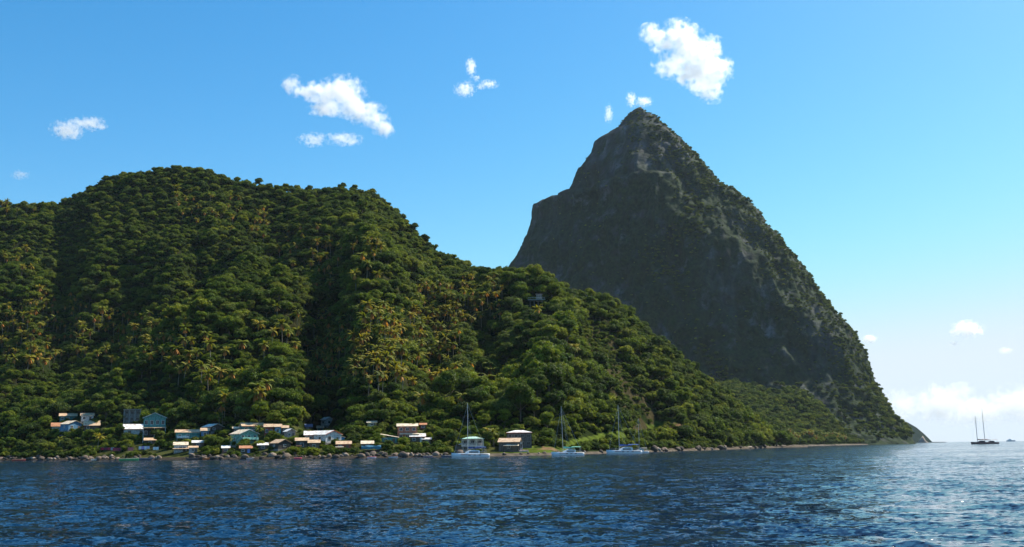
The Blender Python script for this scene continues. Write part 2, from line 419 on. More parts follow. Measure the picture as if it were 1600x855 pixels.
def peak_surface(nz=300, na=640):
    z = np.linspace(-4, ZT, nz); th = np.linspace(0, 2 * math.pi, na, endpoint=False)
    u = z / ZT
    # reach of the front face: a leaning cap, a sheer middle wall, a spreading foot
    bf = np.interp(u, [-0.01, 0.03, 0.14, 0.30, 0.50, 0.68, 0.80, 0.92, 1.0], [500, 430, 325, 262, 205, 152, 112, 56, 3])
    e0 = (z - CAMZ) / YP; a0, a1 = np.interp(e0, eL, mL) * YP, np.interp(e0, eR, mR) * YP
    Z, T = np.meshgrid(z, th, indexing='ij'); B = bf[:, None]; ct, st = np.cos(T), np.sin(T); rows = np.arange(nz)
    for _ in range(14):
        c, a = (a0 + a1) / 2, np.maximum((a1 - a0) / 2, 1.5); A, Cc = a[:, None], c[:, None]
        wx, wy = Cc + A * ct, YP - B * st - SKEW * A * ct
        q = wx / wy; jl, jr = q.argmin(1), q.argmax(1)
        yl, yr = wy[rows, jl], wy[rows, jr]
        a0 = a0 + (np.interp((z - CAMZ) / yl, eL, mL) - q[rows, jl]) * yl * .7; a1 = a1 + (np.interp((z - CAMZ) / yr, eR, mR) - q[rows, jr]) * yr * .7
    # buttresses and gullies running down the wall
    but = fbm(wx / 105 + Z / 420, wy / 105, Z / 520, 3, 41); rib = 1 - 2 * np.abs(fbm(wx / 46, wy / 60, Z / 300, 3, 52))
    rib2 = 1 - 2 * np.abs(fbm(wx / 21, wy / 26, Z / 170, 3, 57)); led = fbm(wx / 60, wy / 60, Z / 26, 3, 61); fine = fbm(wx / 17, wy / 17, Z / 24, 4, 71)
    k = np.clip(A / 160, 0.12, 1) * np.clip((1 - Z / ZT) * 8, 0.05, 1)
    face = np.abs(st)
    d = k * ((44 * but + 19 * rib + 10 * rib2) * (0.15 + 0.85 * face) + 5 * led + 3.5 * fine)
    # a diagonal shoulder on the front right, and a hollow under the cap
    d = d + k * 26 * np.exp(-((ct - 0.25 - (0.74 - Z / ZT) * 0.9) / 0.22) ** 2) * (st > 0) * np.clip((0.76 - Z / ZT) * 6, 0, 1)
    L = np.sqrt((ct * A) ** 2 + (st * B) ** 2) + 1e-6
    nxx, nyy = ct / A, st / B; nl = np.sqrt(nxx ** 2 + nyy ** 2); nxx, nyy = nxx / nl, nyy / nl
    nxx, nyy = nxx - SKEW * nyy, nyy; nl = np.sqrt(nxx ** 2 + nyy ** 2); X = wx + nxx / nl * d; Y = wy - nyy / nl * d
    Zd = Z + 5 * k * fine * (Z > 8) * (Z < ZT - 4)
    return X, Y, Zd, th
PX, PY, PZ, pth = peak_surface()
nz_, na_ = PX.shape
V = np.stack([PX, PY, PZ], -1).reshape(-1, 3)
i = np.arange(nz_ - 1)[:, None] * na_ + np.arange(na_)[None]; j = np.arange(nz_ - 1)[:, None] * na_ + (np.arange(na_)[None] + 1) % na_
Q = np.stack([i, j, j + na_, i + na_], -1).reshape(-1, 4)[:, ::-1]
def rock_mat():
    m, nt, b = new_mat('cliff_rock')
    g = N(nt, 'NewGeometry'); mp = N(nt, 'Mapping'); mp.inputs['Scale'].default_value = (0.03, 0.03, 0.006)
    nt.links.new(g.outputs['Position'], mp.inputs['Vector'])
    n1 = N(nt, 'TexNoise'); n1.inputs['Detail'].default_value = 9; n1.inputs['Roughness'].default_value = 0.62; n1.inputs['Scale'].default_value = 1.0
    nt.links.new(mp.outputs[0], n1.inputs['Vector'])
    r1 = ramp(nt, [(0.36, (0.026, 0.027, 0.028)), (0.5, (0.052, 0.054, 0.056)), (0.6, (0.10, 0.102, 0.104)), (0.7, (0.18, 0.18, 0.178))], n1.outputs['Fac'])
    n2 = N(nt, 'TexNoise'); n2.inputs['Detail'].default_value = 8; n2.inputs['Scale'].default_value = 0.035; n2.inputs['Roughness'].default_value = 0.65
    nt.links.new(g.outputs['Position'], n2.inputs['Vector'])
    r2 = ramp(nt, [(0.34, (0, 0, 0)), (0.48, (1, 1, 1))], n2.outputs['Fac'])
    n3 = N(nt, 'TexNoise'); n3.inputs['Detail'].default_value = 5; n3.inputs['Scale'].default_value = 0.16
    nt.links.new(g.outputs['Position'], n3.inputs['Vector'])
    r3 = ramp(nt, [(0.35, (0.010, 0.020, 0.010)), (0.65, (0.030, 0.048, 0.016))], n3.outputs['Fac'])
    bare = N(nt, 'Attribute', attribute_name='bare_rock'); inv = N(nt, 'Math', operation='MULTIPLY_ADD'); inv.inputs[1].default_value = -0.85; inv.inputs[2].default_value = 1.0
    nt.links.new(bare.outputs['Fac'], inv.inputs[0]); cov = N(nt, 'Math', operation='MULTIPLY'); nt.links.new(r2.outputs[0], cov.inputs[0]); nt.links.new(inv.outputs[0], cov.inputs[1])
    mx_ = N(nt, 'MixRGB'); nt.links.new(cov.outputs[0], mx_.inputs[0]); nt.links.new(r1.outputs[0], mx_.inputs[1]); nt.links.new(r3.outputs[0], mx_.inputs[2])
    nt.links.new(mx_.outputs[0], b.inputs['Base Color'])
    b.inputs['Roughness'].default_value = 0.95; b.inputs['Specular IOR Level'].default_value = 0.1
    bu = N(nt, 'Bump'); bu.inputs['Distance'].default_value = 3.5; bu.inputs['Strength'].default_value = 0.8
    ad = N(nt, 'Math', operation='ADD'); nt.links.new(n1.outputs['Fac'], ad.inputs[0]); nt.links.new(n3.outputs['Fac'], ad.inputs[1])
    nt.links.new(ad.outputs[0], bu.inputs['Height']); nt.links.new(bu.outputs[0], b.inputs['Normal'])
    return m
me = npmesh('mountain', V, Q, rock_mat(), True)
ppx, ppy = proj(V[:, 0], V[:, 1], V[:, 2])
def spot(x, y, rx, ry): return np.exp(-((ppx - x) / rx) ** 2 - ((ppy - y) / ry) ** 2)
bare = np.clip(1.3 * np.clip((V[:, 2] / ZT - .70) * 10, 0, 1) * (1 - .9 * np.clip((ppx - 1050) / 40, 0, 1)) + .9 * spot(1280, 545, 40, 60) + .6 * spot(1140, 440, 40, 60) + .4 * spot(1195, 340, 22, 40) + .6 * spot(860, 345, 30, 30), 0, 1)
bare = bare * np.clip(.55 + 1.2 * fbm(V[:, 0] / 14, V[:, 1] / 14, V[:, 2] / 90, 3, 91), 0, 1)
ba = me.attributes.new('bare_rock', 'FLOAT', 'POINT'); ba.data.foreach_set('value', bare.astype(np.float32))
tag(link('mountain', me), 'tall pointed volcanic peak with dark sheer cliffs beside the sea', 'mountain', kind='structure')
# ------------------------------------------------------------------ plant shapes
_t = (1 + 5 ** 0.5) / 2
def ico(sub):
    import bmesh
    bm = bmesh.new(); bmesh.ops.create_icosphere(bm, subdivisions=sub, radius=1.0)
    v = np.array([q.co[:] for q in bm.verts]); f = np.array([[p.index for p in q.verts] for q in bm.faces]); bm.free(); return v, f
ICO1, ICO2 = ico(1), ico(2)
def crown_mesh(name, lobes, nleaf, leaf, seed, mat, core=0.78, flat=0.0):
    """leaf-sized faces over many lobes round a dark inner body"""
    g = np.random.default_rng(seed); lobes = np.array(lobes, float)     # cx cy cz rx ry rz
    area = (lobes[:, 3] * lobes[:, 4]) ** 1.0; pick = g.choice(len(lobes), nleaf, p=area / area.sum())
    u = g.normal(size=(nleaf, 3)); u /= np.linalg.norm(u, axis=1)[:, None]
    u[:, 2] = np.where(u[:, 2] < -0.35, -u[:, 2], u[:, 2])
    rad = 1.0 + g.normal(size=nleaf) * 0.14
    C = lobes[pick, :3] + u * lobes[pick, 3:6] * rad[:, None]
    n = u / lobes[pick, 3:6]; n /= np.linalg.norm(n, axis=1)[:, None]
    n = n + g.normal(size=(nleaf, 3)) * 0.62 + np.array([0, 0, 0.08 + flat]); n /= np.linalg.norm(n, axis=1)[:, None]
    a = np.cross(n, g.normal(size=(nleaf, 3))); a /= np.linalg.norm(a, axis=1)[:, None]; b = np.cross(n, a)
    s = leaf * g.uniform(0.6, 1.4, nleaf)[:, None]; asp = g.uniform(0.45, 0.85, nleaf)[:, None]
    k = g.uniform(-0.2, 0.2, nleaf)[:, None]
    V = np.stack([C - a * s, C + b * s * asp + a * s * k, C + a * s - n * s * 0.25, C - b * s * asp], 1).reshape(-1, 3)
    Qi = np.arange(nleaf * 4).reshape(-1, 4)
    T = np.concatenate([Qi[:, [0, 1, 2]], Qi[:, [0, 2, 3]]])
    lt = g.uniform(0.6, 1.3, len(lobes)); tint = np.repeat((lt[pick] * g.uniform(0.6, 1.4, nleaf)), 4)
    tint = np.stack([tint * np.repeat(g.uniform(0.9, 1.15, nleaf), 4), tint, tint * 0.95], 1)
    iv, if_ = ICO1; vs, ts, cs = [V], [T], [tint]; off = len(V)
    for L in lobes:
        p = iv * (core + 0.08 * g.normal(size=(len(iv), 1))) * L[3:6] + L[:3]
        vs.append(p); ts.append(if_ + off); cs.append(np.full((len(p), 3), 0.6)); off += len(p)  # added inner hull, coloured darker, keeps light from leaking through the crown
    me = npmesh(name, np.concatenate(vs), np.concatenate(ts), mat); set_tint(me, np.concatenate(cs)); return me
def lobes_round(g, n, R, h0, hz, r0, r1, up=True):
    out = []
    for _ in range(n):
        v = g.normal(size=3); v /= np.linalg.norm(v)
        if up and v[2] < -0.25: v[2] = -v[2]
        r = g.uniform(r0, r1)
        out.append((v[0] * (R - r * 0.7), v[1] * (R - r * 0.7), h0 + v[2] * (hz - r * 0.6), r * g.uniform(0.9, 1.25), r * g.uniform(0.9, 1.25), r * g.uniform(0.7, 0.95)))
    out.append((0, 0, h0, R * 0.62, R * 0.62, hz * 0.7)); return out
def trunk_mesh(name, h, r, R, g, limbs=4):
    mb = MB(); mb.tube([(0, 0, -1.5), (0.1 * r, 0, h * 0.35), (0.3, 0.15, h * 0.62)], [r * 1.25, r * 0.85, r * 0.6], 7)
    for k in range(limbs):
        a = 2 * math.pi * (k + g.uniform(0, 0.6)) / limbs
        mb.tube([(0.2, 0.1, h * 0.45), (math.cos(a) * R * 0.35, math.sin(a) * R * 0.35, h * 0.66), (math.cos(a) * R * 0.62, math.sin(a) * R * 0.62, h * 0.84)], [r * 0.5, r * 0.33, r * 0.14], 5)
    return mb.mesh(name, M_BARK, True)
TREES = []        # (crown mesh, trunk mesh, crown radius, height, kind word)
def add_tree(kind, R, h, h0, hz, nl, r0, r1, nleaf, leaf, seed, flat=0.0, limbs=4):
    g = np.random.default_rng(seed)
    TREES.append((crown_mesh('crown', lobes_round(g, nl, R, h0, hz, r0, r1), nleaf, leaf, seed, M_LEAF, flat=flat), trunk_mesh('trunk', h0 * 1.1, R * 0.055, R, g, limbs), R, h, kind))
add_tree('rounded', 4.8, 9.4, 5.0, 4.2, 16, 1.2, 2.2, 3000, 0.31, 1)
add_tree('rounded', 5.4, 9.8, 5.0, 4.4, 22, 1.0, 2.1, 3400, 0.32, 2)
add_tree('domed', 5.2, 8.6, 4.6, 3.8, 24, 0.9, 1.8, 3200, 0.31, 3)
add_tree('spreading', 6.2, 8.6, 5.4, 3.0, 26, 1.0, 1.9, 3400, 0.33, 4, 0.1)
add_tree('tall', 3.8, 12.0, 6.6, 5.2, 18, 1.0, 1.8, 2800, 0.30, 5)
add_tree('tall', 4.6, 13.0, 7.4, 5.4, 22, 1.0, 2.0, 3400, 0.32, 6)
add_tree('dense', 4.6, 8.2, 4.2, 3.8, 12, 1.5, 2.6, 3000, 0.28, 7)
add_tree('loose', 5.0, 10.0, 6.0, 3.8, 15, 0.7, 1.6, 2200, 0.36, 8)
add_tree('bushy', 3.4, 4.8, 2.2, 2.5, 12, 0.8, 1.5, 2000, 0.26, 9)
add_tree('bushy', 3.8, 4.4, 1.9, 2.3, 16, 0.7, 1.4, 2200, 0.26, 10)

def palm_meshes(seed, H, nf, nd, L):
    g = np.random.default_rng(seed)
    lean = g.uniform(-0.09, 0.09, 2) * H
    mb = MB(); mb.tube([(0, 0, -1), (lean[0] * 0.2, lean[1] * 0.2, H * 0.4), (lean[0] * 0.55, lean[1] * 0.55, H * 0.75), (lean[0], lean[1], H)], [0.24, 0.15, 0.12, 0.12], 7)
    trunk = mb.mesh('trunk', M_PBARK, True)
    def fronds(n, droop0, droop1, Lf, w, nm, mat):
        vs, fs, cs = [], [], []
        for k in range(n):
            a = 2 * math.pi * (k / n) + g.uniform(-0.25, 0.25); el = g.uniform(droop0, droop1); l = Lf * g.uniform(0.8, 1.15)
            d = np.array([math.cos(a), math.sin(a), 0]); side = np.array([-math.sin(a), math.cos(a), 0]); p = np.array([lean[0], lean[1], H]); tint = g.uniform(0.7, 1.3)
            ns = 6; base = len(vs); tw = g.uniform(-0.3, 0.3)
            for i in range(ns + 1):
                f = i / ns; e = el - f * f * (1.25 if nm == 'crown' else 0.5)
                if i: p = p + (d * math.cos(e) + np.array([0, 0, math.sin(e)])) * l / ns
                ww = w * math.sin(math.pi * min(1, 0.12 + f * 0.93)) ** 0.6 * (0.6 + 0.4 * (i % 2))
                sd_ = side + np.array([0, 0, tw])
                vs += [p - sd_ * ww - np.array([0, 0, ww * 0.55]), p, p + sd_ * ww - np.array([0, 0, ww * 0.55])]
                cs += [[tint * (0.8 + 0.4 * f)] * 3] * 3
            for i in range(ns):
                b0 = base + i * 3; fs += [(b0, b0 + 1, b0 + 4, b0 + 3), (b0 + 1, b0 + 2, b0 + 5, b0 + 4)]
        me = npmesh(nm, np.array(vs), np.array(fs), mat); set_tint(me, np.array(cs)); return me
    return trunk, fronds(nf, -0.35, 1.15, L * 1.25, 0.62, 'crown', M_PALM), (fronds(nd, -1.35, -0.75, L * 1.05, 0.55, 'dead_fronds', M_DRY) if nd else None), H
PALMS = [palm_meshes(100 + i, H, nf, nd, L) for i, (H, nf, nd, L) in enumerate([(10, 17, 10, 3.4), (11, 16, 13, 3.2), (9, 18, 7, 3.6), (11.5, 15, 8, 3.1), (8.5, 19, 4, 3.4), (10.5, 16, 5, 3.5), (7, 18, 0, 3.0)])]

def plant(name, parts, loc, s, rz, label, cat, group):
    r = link(name, None, None, loc, rz); r.scale = (s, s, s); tag(r, label, cat, group)
    for nm, me in parts:
        if me is not None: link(nm, me, r)
    return r
# mass planting: one object whose points carry a shape number, a size and a turn
proto = bpy.data.collections.new('plant_shapes')
for q, (cr, tk, R, h, kd) in enumerate(TREES):
    proto.objects.link(bpy.data.objects.new('shape_%02d' % q, cr))
import bmesh
palm_proto = bpy.data.collections.new('palm_shapes')
for q, (tr, cr, dd, H) in enumerate(PALMS[:6]):
    bm = bmesh.new()
    for k, mm_ in enumerate((tr, cr, dd)):
        n0 = len(bm.faces); bm.from_mesh(mm_); bm.faces.ensure_lookup_table()
        for f_ in bm.faces[n0:]: f_.material_index = k
    pm = bpy.data.meshes.new('palm'); bm.to_mesh(pm); bm.free()
    for m_ in (M_PBARK, M_PALM, M_DRY): pm.materials.append(m_)
    palm_proto.objects.link(bpy.data.objects.new('palm_shape_%02d' % q, pm))
def mass(name, P, idx, scl, rot, label, cat, proto=proto):
    me = bpy.data.meshes.new(name); me.vertices.add(len(P)); me.vertices.foreach_set('co', np.asarray(P, np.float32).ravel())
    for nm, ty, d in (('shape', 'INT', idx), ('size', 'FLOAT', scl), ('turn', 'FLOAT', rot)):
        a = me.attributes.new(nm, ty, 'POINT'); a.data.foreach_set('value', np.asarray(d, np.int32 if ty == 'INT' else np.float32))
    o = link(name, me)
    ng = bpy.data.node_groups.new('planting', 'GeometryNodeTree')
    ng.interface.new_socket('Geometry', in_out='INPUT', socket_type='NodeSocketGeometry'); ng.interface.new_socket('Geometry', in_out='OUTPUT', socket_type='NodeSocketGeometry')
    n = ng.nodes.new; l = ng.links.new
    gi, go, ip, ci = n('NodeGroupInput'), n('NodeGroupOutput'), n('GeometryNodeInstanceOnPoints'), n('GeometryNodeCollectionInfo')
    ci.inputs['Collection'].default_value = proto; ci.inputs['Separate Children'].default_value = True; ci.inputs['Reset Children'].default_value = True
    def attr(nm, ty):
        a = n('GeometryNodeInputNamedAttribute'); a.data_type = ty; a.inputs['Name'].default_value = nm; return a.outputs[0]
    cx = n('ShaderNodeCombineXYZ'); l(attr('turn', 'FLOAT'), cx.inputs[2])
    l(gi.outputs[0], ip.inputs['Points']); l(ci.outputs[0], ip.inputs['Instance']); ip.inputs['Pick Instance'].default_value = True
    l(attr('shape', 'INT'), ip.inputs['Instance Index']); l(cx.outputs[0], ip.inputs['Rotation']); l(attr('size', 'FLOAT'), ip.inputs['Scale'])
    l(ip.outputs[0], go.inputs[0])
    md = o.modifiers.new('planting', 'NODES'); md.node_group = ng
    return tag(o, label, cat, kind='stuff')
# ------------------------------------------------------------------ houses
KEEP = []         # pixel boxes (x0, x1, y0, y1, depth) that plants in front must leave open
TEAL, DTEAL, WHITE, CREAM, GREY, BROWN = (0.10, 0.42, 0.38), (0.06, 0.30, 0.28), (0.78, 0.78, 0.76), (0.72, 0.62, 0.46), (0.30, 0.29, 0.27), (0.17, 0.12, 0.09)
BLUE, RED, ORANGE, PINK, NAVY, YELLOW = (0.10, 0.34, 0.58), (0.50, 0.07, 0.05), (0.62, 0.20, 0.10), (0.68, 0.42, 0.36), (0.03, 0.06, 0.16), (0.66, 0.55, 0.22)
R_TAN, R_WHITE, R_RUST, R_CREAM, R_GREY, R_GREEN, R_BLUE = (0.66, 0.46, 0.29), (0.86, 0.84, 0.80), (0.52, 0.24, 0.12), (0.78, 0.66, 0.48), (0.22, 0.20, 0.19), (0.46, 0.72, 0.58), (0.10, 0.15, 0.28)
M_PANE = paint((0.02, 0.025, 0.03), 0.15, 0.2)
M_DARK = paint((0.035, 0.03, 0.028), 0.7, 0.3)
M_STONE = paint((0.26, 0.24, 0.22), 0.9, 0.4)
def window(root, x, z, w, h, y, frame=WHITE, axis='y'):
    """a framed opening on the front (axis y) or side (axis x) wall plane at y"""
    f = MB(); t = 0.09
    for a, b, c, d in ((x - w / 2 - t, x + w / 2 + t, z + h, z + h + t), (x - w / 2 - t, x + w / 2 + t, z - t, z), (x - w / 2 - t, x - w / 2, z, z + h), (x + w / 2, x + w / 2 + t, z, z + h), (x - 0.03, x + 0.03, z, z + h)):
        if axis == 'y': f.box(a, b, y - 0.10, y - 0.005, c, d)
        else: f.box(y - 0.10, y - 0.005, a, b, c, d)
    wo = f.build('window', paint(frame, 0.5), root)
    p = MB()
    if axis == 'y': p.box(x - w / 2, x + w / 2, y - 0.04, y - 0.004, z, z + h)
    else: p.box(y - 0.04, y - 0.004, x - w / 2, x + w / 2, z, z + h)
    p.build('pane', M_PANE, wo)
def door(root, x, w, h, y, c=BROWN):
    d = MB().box(x - w / 2, x + w / 2, y - 0.07, y - 0.004, 0.02, h).build('door', paint(c, 0.5), root)
    MB().box(x + w * 0.32, x + w * 0.42, y - 0.13, y - 0.072, h * 0.45, h * 0.5).build('handle', M_DARK, d)
def make_roof(root, kind, w, d, z, rh, mat, o=0.45, fascia=None):
    """w x d plan centred on x, from y 0 back to d; z is the wall top"""
    mb = MB(); x0, x1, y0, y1 = -w / 2 - o, w / 2 + o, -o, d + o; t = 0.10
    if kind == 'front':          # ridge along the front: a slope faces the viewer
        zr = z + rh; ym = d / 2
        mb.slab([(x0, y0, z), (x1, y0, z), (x1, ym, zr), (x0, ym, zr)], t); mb.slab([(x0, ym, zr), (x1, ym, zr), (x1, y1, z), (x0, y1, z)], t)
        mb.add([(x0 + o, 0, z - .05), (x0 + o, d, z - .05), (x0 + o, ym, zr - .12), (x1 - o, 0, z - .05), (x1 - o, d, z - .05), (x1 - o, ym, zr - .12)], [(0, 2, 1), (3, 4, 5)])
    elif kind == 'gable':        # gable end faces the viewer
        zr = z + rh
        mb.slab([(x0, y0, z), (0, y0, zr), (0, y1, zr), (x0, y1, z)], t); mb.slab([(0, y0, zr), (x1, y0, z), (x1, y1, z), (0, y1, zr)], t)
    elif kind == 'hip':
        zr = z + rh; k = min(w, d) * 0.42
        a, b, c, e = (x0, y0, z), (x1, y0, z), (x1, y1, z), (x0, y1, z); p, q = (x0 + o + k, d / 2, zr), (x1 - o - k, d / 2, zr)
        mb.add([a, b, c, e, p, q], [(0, 1, 5, 4), (1, 2, 5), (2, 3, 4, 5), (3, 0, 4), (3, 2, 1, 0)])
    elif kind == 'shed':         # single slope down to the viewer
        mb.slab([(x0, y0, z), (x1, y0, z), (x1, y1, z + rh), (x0, y1, z + rh)], t)
    elif kind == 'tilt':         # single slope falling to the right
        mb.slab([(x0, y0, z + rh), (x1, y0, z), (x1, y1, z + 0.3), (x0, y1, z + rh + 0.3)], t)
    elif kind == 'flat':
        mb.box(x0, x1, y0, y1, z, z + 0.22)
    r = mb.build('roof', mat, root)
    fm = paint(fascia, 0.5) if fascia else None
    if kind == 'gable':
        MB().add([(-w / 2, 0.03, z - 0.002), (w / 2, 0.03, z - 0.002), (0, 0.03, z + rh * w / (w + 2 * o) - 0.02)], [(0, 1, 2)]).add([(-w / 2, d - 0.03, z), (w / 2, d - 0.03, z), (0, d - 0.03, z + rh * w / (w + 2 * o))], [(1, 0, 2)]).build('gable_wall', root['wallmat'] if False else GW[0], root)
        if fm: MB().slab([(x0, y0 - .04, z + .02), (x0, y0 - .004, z + .02), (0, y0 - .004, zr + .02), (0, y0 - .04, zr + .02)], .2).slab([(0, y0 - .04, zr + .02), (0, y0 - .004, zr + .02), (x1, y0 - .004, z + .02), (x1, y0 - .04, z + .02)], .2).build('fascia', fm, r)
    elif fm:
        MB().box(x0, x1, y0 - 0.05, y0 - 0.004, z - 0.2, z + (0.23 if kind == 'flat' else 0.02)).build('fascia', fm, r)
    return r
GW = [None]
def house(label, x0, x1, yt, yb, kind, wall, roofc, yaw=0, rise=0.32, win=2, dr=True, fascia=None, deep=None, name='house', frame=WHITE, two=None, extra=None, keep=True, dy=0.0, lift=0.0, doorc=BROWN, L=None):
    P = (L or hill).hit((x0 + x1) / 2, yb); P.y += dy; P.x *= P.y / (P.y - dy); P.z = float((L or hill).H(P.x, P.y)) if dy else P.z
    s = P.y / F; W, T = (x1 - x0) * s, (yb - yt) * s
    ya = R_(yaw); d = deep or max(3.2, min(7.5, W * 0.8))
    w = W - 0.7 if abs(yaw) < 12 else max(2.2, (W - d * abs(math.sin(ya))) / math.cos(ya))
    if deep is None and abs(yaw) >= 12: d = min(d, W * 0.75); w = max(2.4, (W - 0.8 * d * abs(math.sin(ya))) / math.cos(ya))
    rh = 0.0 if kind == 'flat' else max(0.5, T * rise); wh = max(1.8, T - (0.22 if kind == 'flat' else rh))
    P.z += lift
    r = link(name, None, None, P, -math.atan(P.x / P.y) + ya); tag(r, label, 'house' if name == 'house' else name.split('_')[-1])
    gy = sum(wall) / 3; wm = paint(tuple(.62 * v + .16 * gy for v in wall), .75, .6); GW[0] = wm
    MB().box(-w / 2, w / 2, 0, d, 0, wh).build('wall', wm, r)
    MB().box(-w / 2 - 0.12, w / 2 + 0.12, -0.12, d + 0.12, -2.5, -0.002).build('foundation', M_STONE, r)
    make_roof(r, kind, w, d, wh + 0.003, rh, roof_mat(roofc), fascia=fascia)
    st = 2 if (two if two is not None else wh > 4.6) else 1
    for k in range(st):
        zb = wh * k / st
        nw = win
        for q in range(nw):
            if dr and k == 0 and q == nw - 1 and nw > 1: continue
            x = -w / 2 + w * (q + 0.5) / nw
            ww = min(1.1, w / nw * 0.5)
            window(r, x, zb + wh / st * 0.38, ww, wh / st * 0.36, 0, frame)
    if dr: door(r, w / 2 - w / max(win, 1) / 2 if win > 1 else w * 0.28, min(0.95, w * 0.3), min(2.0, wh / st * 0.82), 0, doorc)
    if abs(yaw) > 12 and d > 3: window(r, d * 0.5, wh * 0.4, 0.9, wh * 0.3, -w / 2, frame, 'x')
    if extra: extra(r, w, d, wh, rh)
    if keep: KEEP.append((x0, x1, yt, yb, P.y))
    return r
def porch(z, depth, roofc, h=None, posts=4, rail=None, postc=WHITE):
    def f(r, w, d, wh, rh):
        zz = z * wh
        MB().slab([(-w / 2 - .3, -depth - .3, zz), (w / 2 + .3, -depth - .3, zz), (w / 2 + .3, -0.01, zz + .45), (-w / 2 - .3, -0.01, zz + .45)], .09).build('porch_roof', roof_mat(roofc), r)
        for k in range(posts):
            x = -w / 2 + 0.1 + (w - 0.2) * k / (posts - 1)
            MB().box(x - .08, x + .08, -depth - .08, -depth + .08, -2.5 if k in (0, posts - 1) else 0, zz - .05).build('post', paint(postc), r)
        if rail:
            MB().box(-w / 2, w / 2, -depth - .05, -depth + .05, 0.05, 0.95).build('railing', paint(rail), r)
            MB().box(-w / 2, w / 2, -depth, -0.01, -0.15, 0.0).build('porch_floor', M_STONE, r)
    return f
def balcony(z0, x0, x1, c):
    def f(r, w, d, wh, rh):
        a, b, z = -w / 2 + w * x0, -w / 2 + w * x1, wh * z0
        MB().box(a, b, -1.2, -0.01, z - .12, z).build('balcony_floor', M_STONE, r)
        MB().box(a, b, -1.25, -1.17, z + 0.002, z + 0.95).box(a, a + .07, -1.165, -0.01, z + 0.002, z + .95).build('railing', paint(c), r)
        for x in (a + .1, b - .1): MB().box(x - .07, x + .07, -1.15, -1.01, -2, z - .122).build('post', paint(c), r)
    return f
def arches(r, w, d, wh, rh):
    """an arcaded upper gallery of three arches in front of the wall"""
    n, y = 3, -1.5; bw = w / n; z0, z1 = wh * 0.42, wh - 0.02
    MB().box(-w / 2, w / 2, y, -0.01, z0 - 0.2, z0).build('gallery_floor', M_STONE, r)
    for k in range(n):
        a = -w / 2 + bw * k; p = 0.16; vs, fs = [], []
        pts = [(a + p, z0 + 0.7)] + [(a + bw / 2 - (bw / 2 - p) * math.cos(math.pi * q / 10), z0 + (z1 - z0) * 0.55 + (z1 - z0) * 0.36 * math.sin(math.pi * q / 10)) for q in range(11)] + [(a + bw - p, z0 + 0.7)]
        top = [(a if q == 0 else a + bw if q == len(pts) - 1 else pts[q][0], z1) for q in range(len(pts))]
        for q in range(len(pts)): vs += [(pts[q][0], y, pts[q][1]), (top[q][0], y, top[q][1]), (pts[q][0], y + .2, pts[q][1])]
        for q in range(len(pts) - 1):
            i = q * 3; fs += [(i, i + 3, i + 4, i + 1), (i, i + 2, i + 5, i + 3)]
        mb = MB().add(vs, fs); mb.box(a, a + p, y, y + .2, z0, z1 - .002); mb.box(a + bw - p, a + bw - .002, y, y + .2, z0, z1 - .002)
        mb.build('arch', paint((0.80, 0.70, 0.56)), r)
        MB().box(a + p + .002, a + bw - p - .002, y + .03, y + .12, z0, z0 + .68).build('balustrade', paint((0.74, 0.55, 0.46)), r)
    MB().box(-w / 2 - .4, w / 2 + .4, y - .5, -0.005, wh + .01, wh + .12).build('eave', roof_mat(R_GREEN), r)
    for x in (-w / 2 + .12, w / 2 - .12): MB().box(x - .12, x + .12, y, y + .2, -1, z0 - .202).build('post', M_STONE, r)
def awning(z, depth, c, a=0.0, b=1.0):
    def f(r, w, d, wh, rh):
        x0, x1, zz = -w / 2 + w * a, -w / 2 + w * b, wh * z
        MB().slab([(x0, -depth, zz - .35), (x1, -depth, zz - .35), (x1, -0.01, zz), (x0, -0.01, zz)], .08).build('awning', roof_mat(c), r)
        for x in (x0 + .12, x1 - .12): MB().box(x - .06, x + .06, -depth + .05, -depth + .17, -2, zz - .45).build('post', M_DARK, r)
    return f
def both(*fs):
    def f(*a):
        for q in fs: q(*a)
    return f
def lean(x0, w1, z, c, wallc):
    """a lower lean-to against one side"""
    def f(r, w, d, wh, rh):
        s = 1 if x0 > 0 else -1; a = s * w / 2
        xs = sorted((a + s * 0.003, a + s * w1))
        MB().box(xs[0], xs[1], 0.3, d * 0.8, -2, wh * z).build('lean_to', paint(wallc), r)
        hi, lo = wh * z + .5, wh * z + .06
        q = [(xs[0] - .1 * (s < 0) * 3, 0, lo if s < 0 else hi), (xs[1] + .3 * (s > 0), 0, lo if s > 0 else hi), (xs[1] + .3 * (s > 0), d * .85, lo if s > 0 else hi), (xs[0] - .3 * (s < 0), d * .85, lo if s < 0 else hi)]
        MB().slab(q, .08).build('lean_to_roof', roof_mat(c), r)
    return f

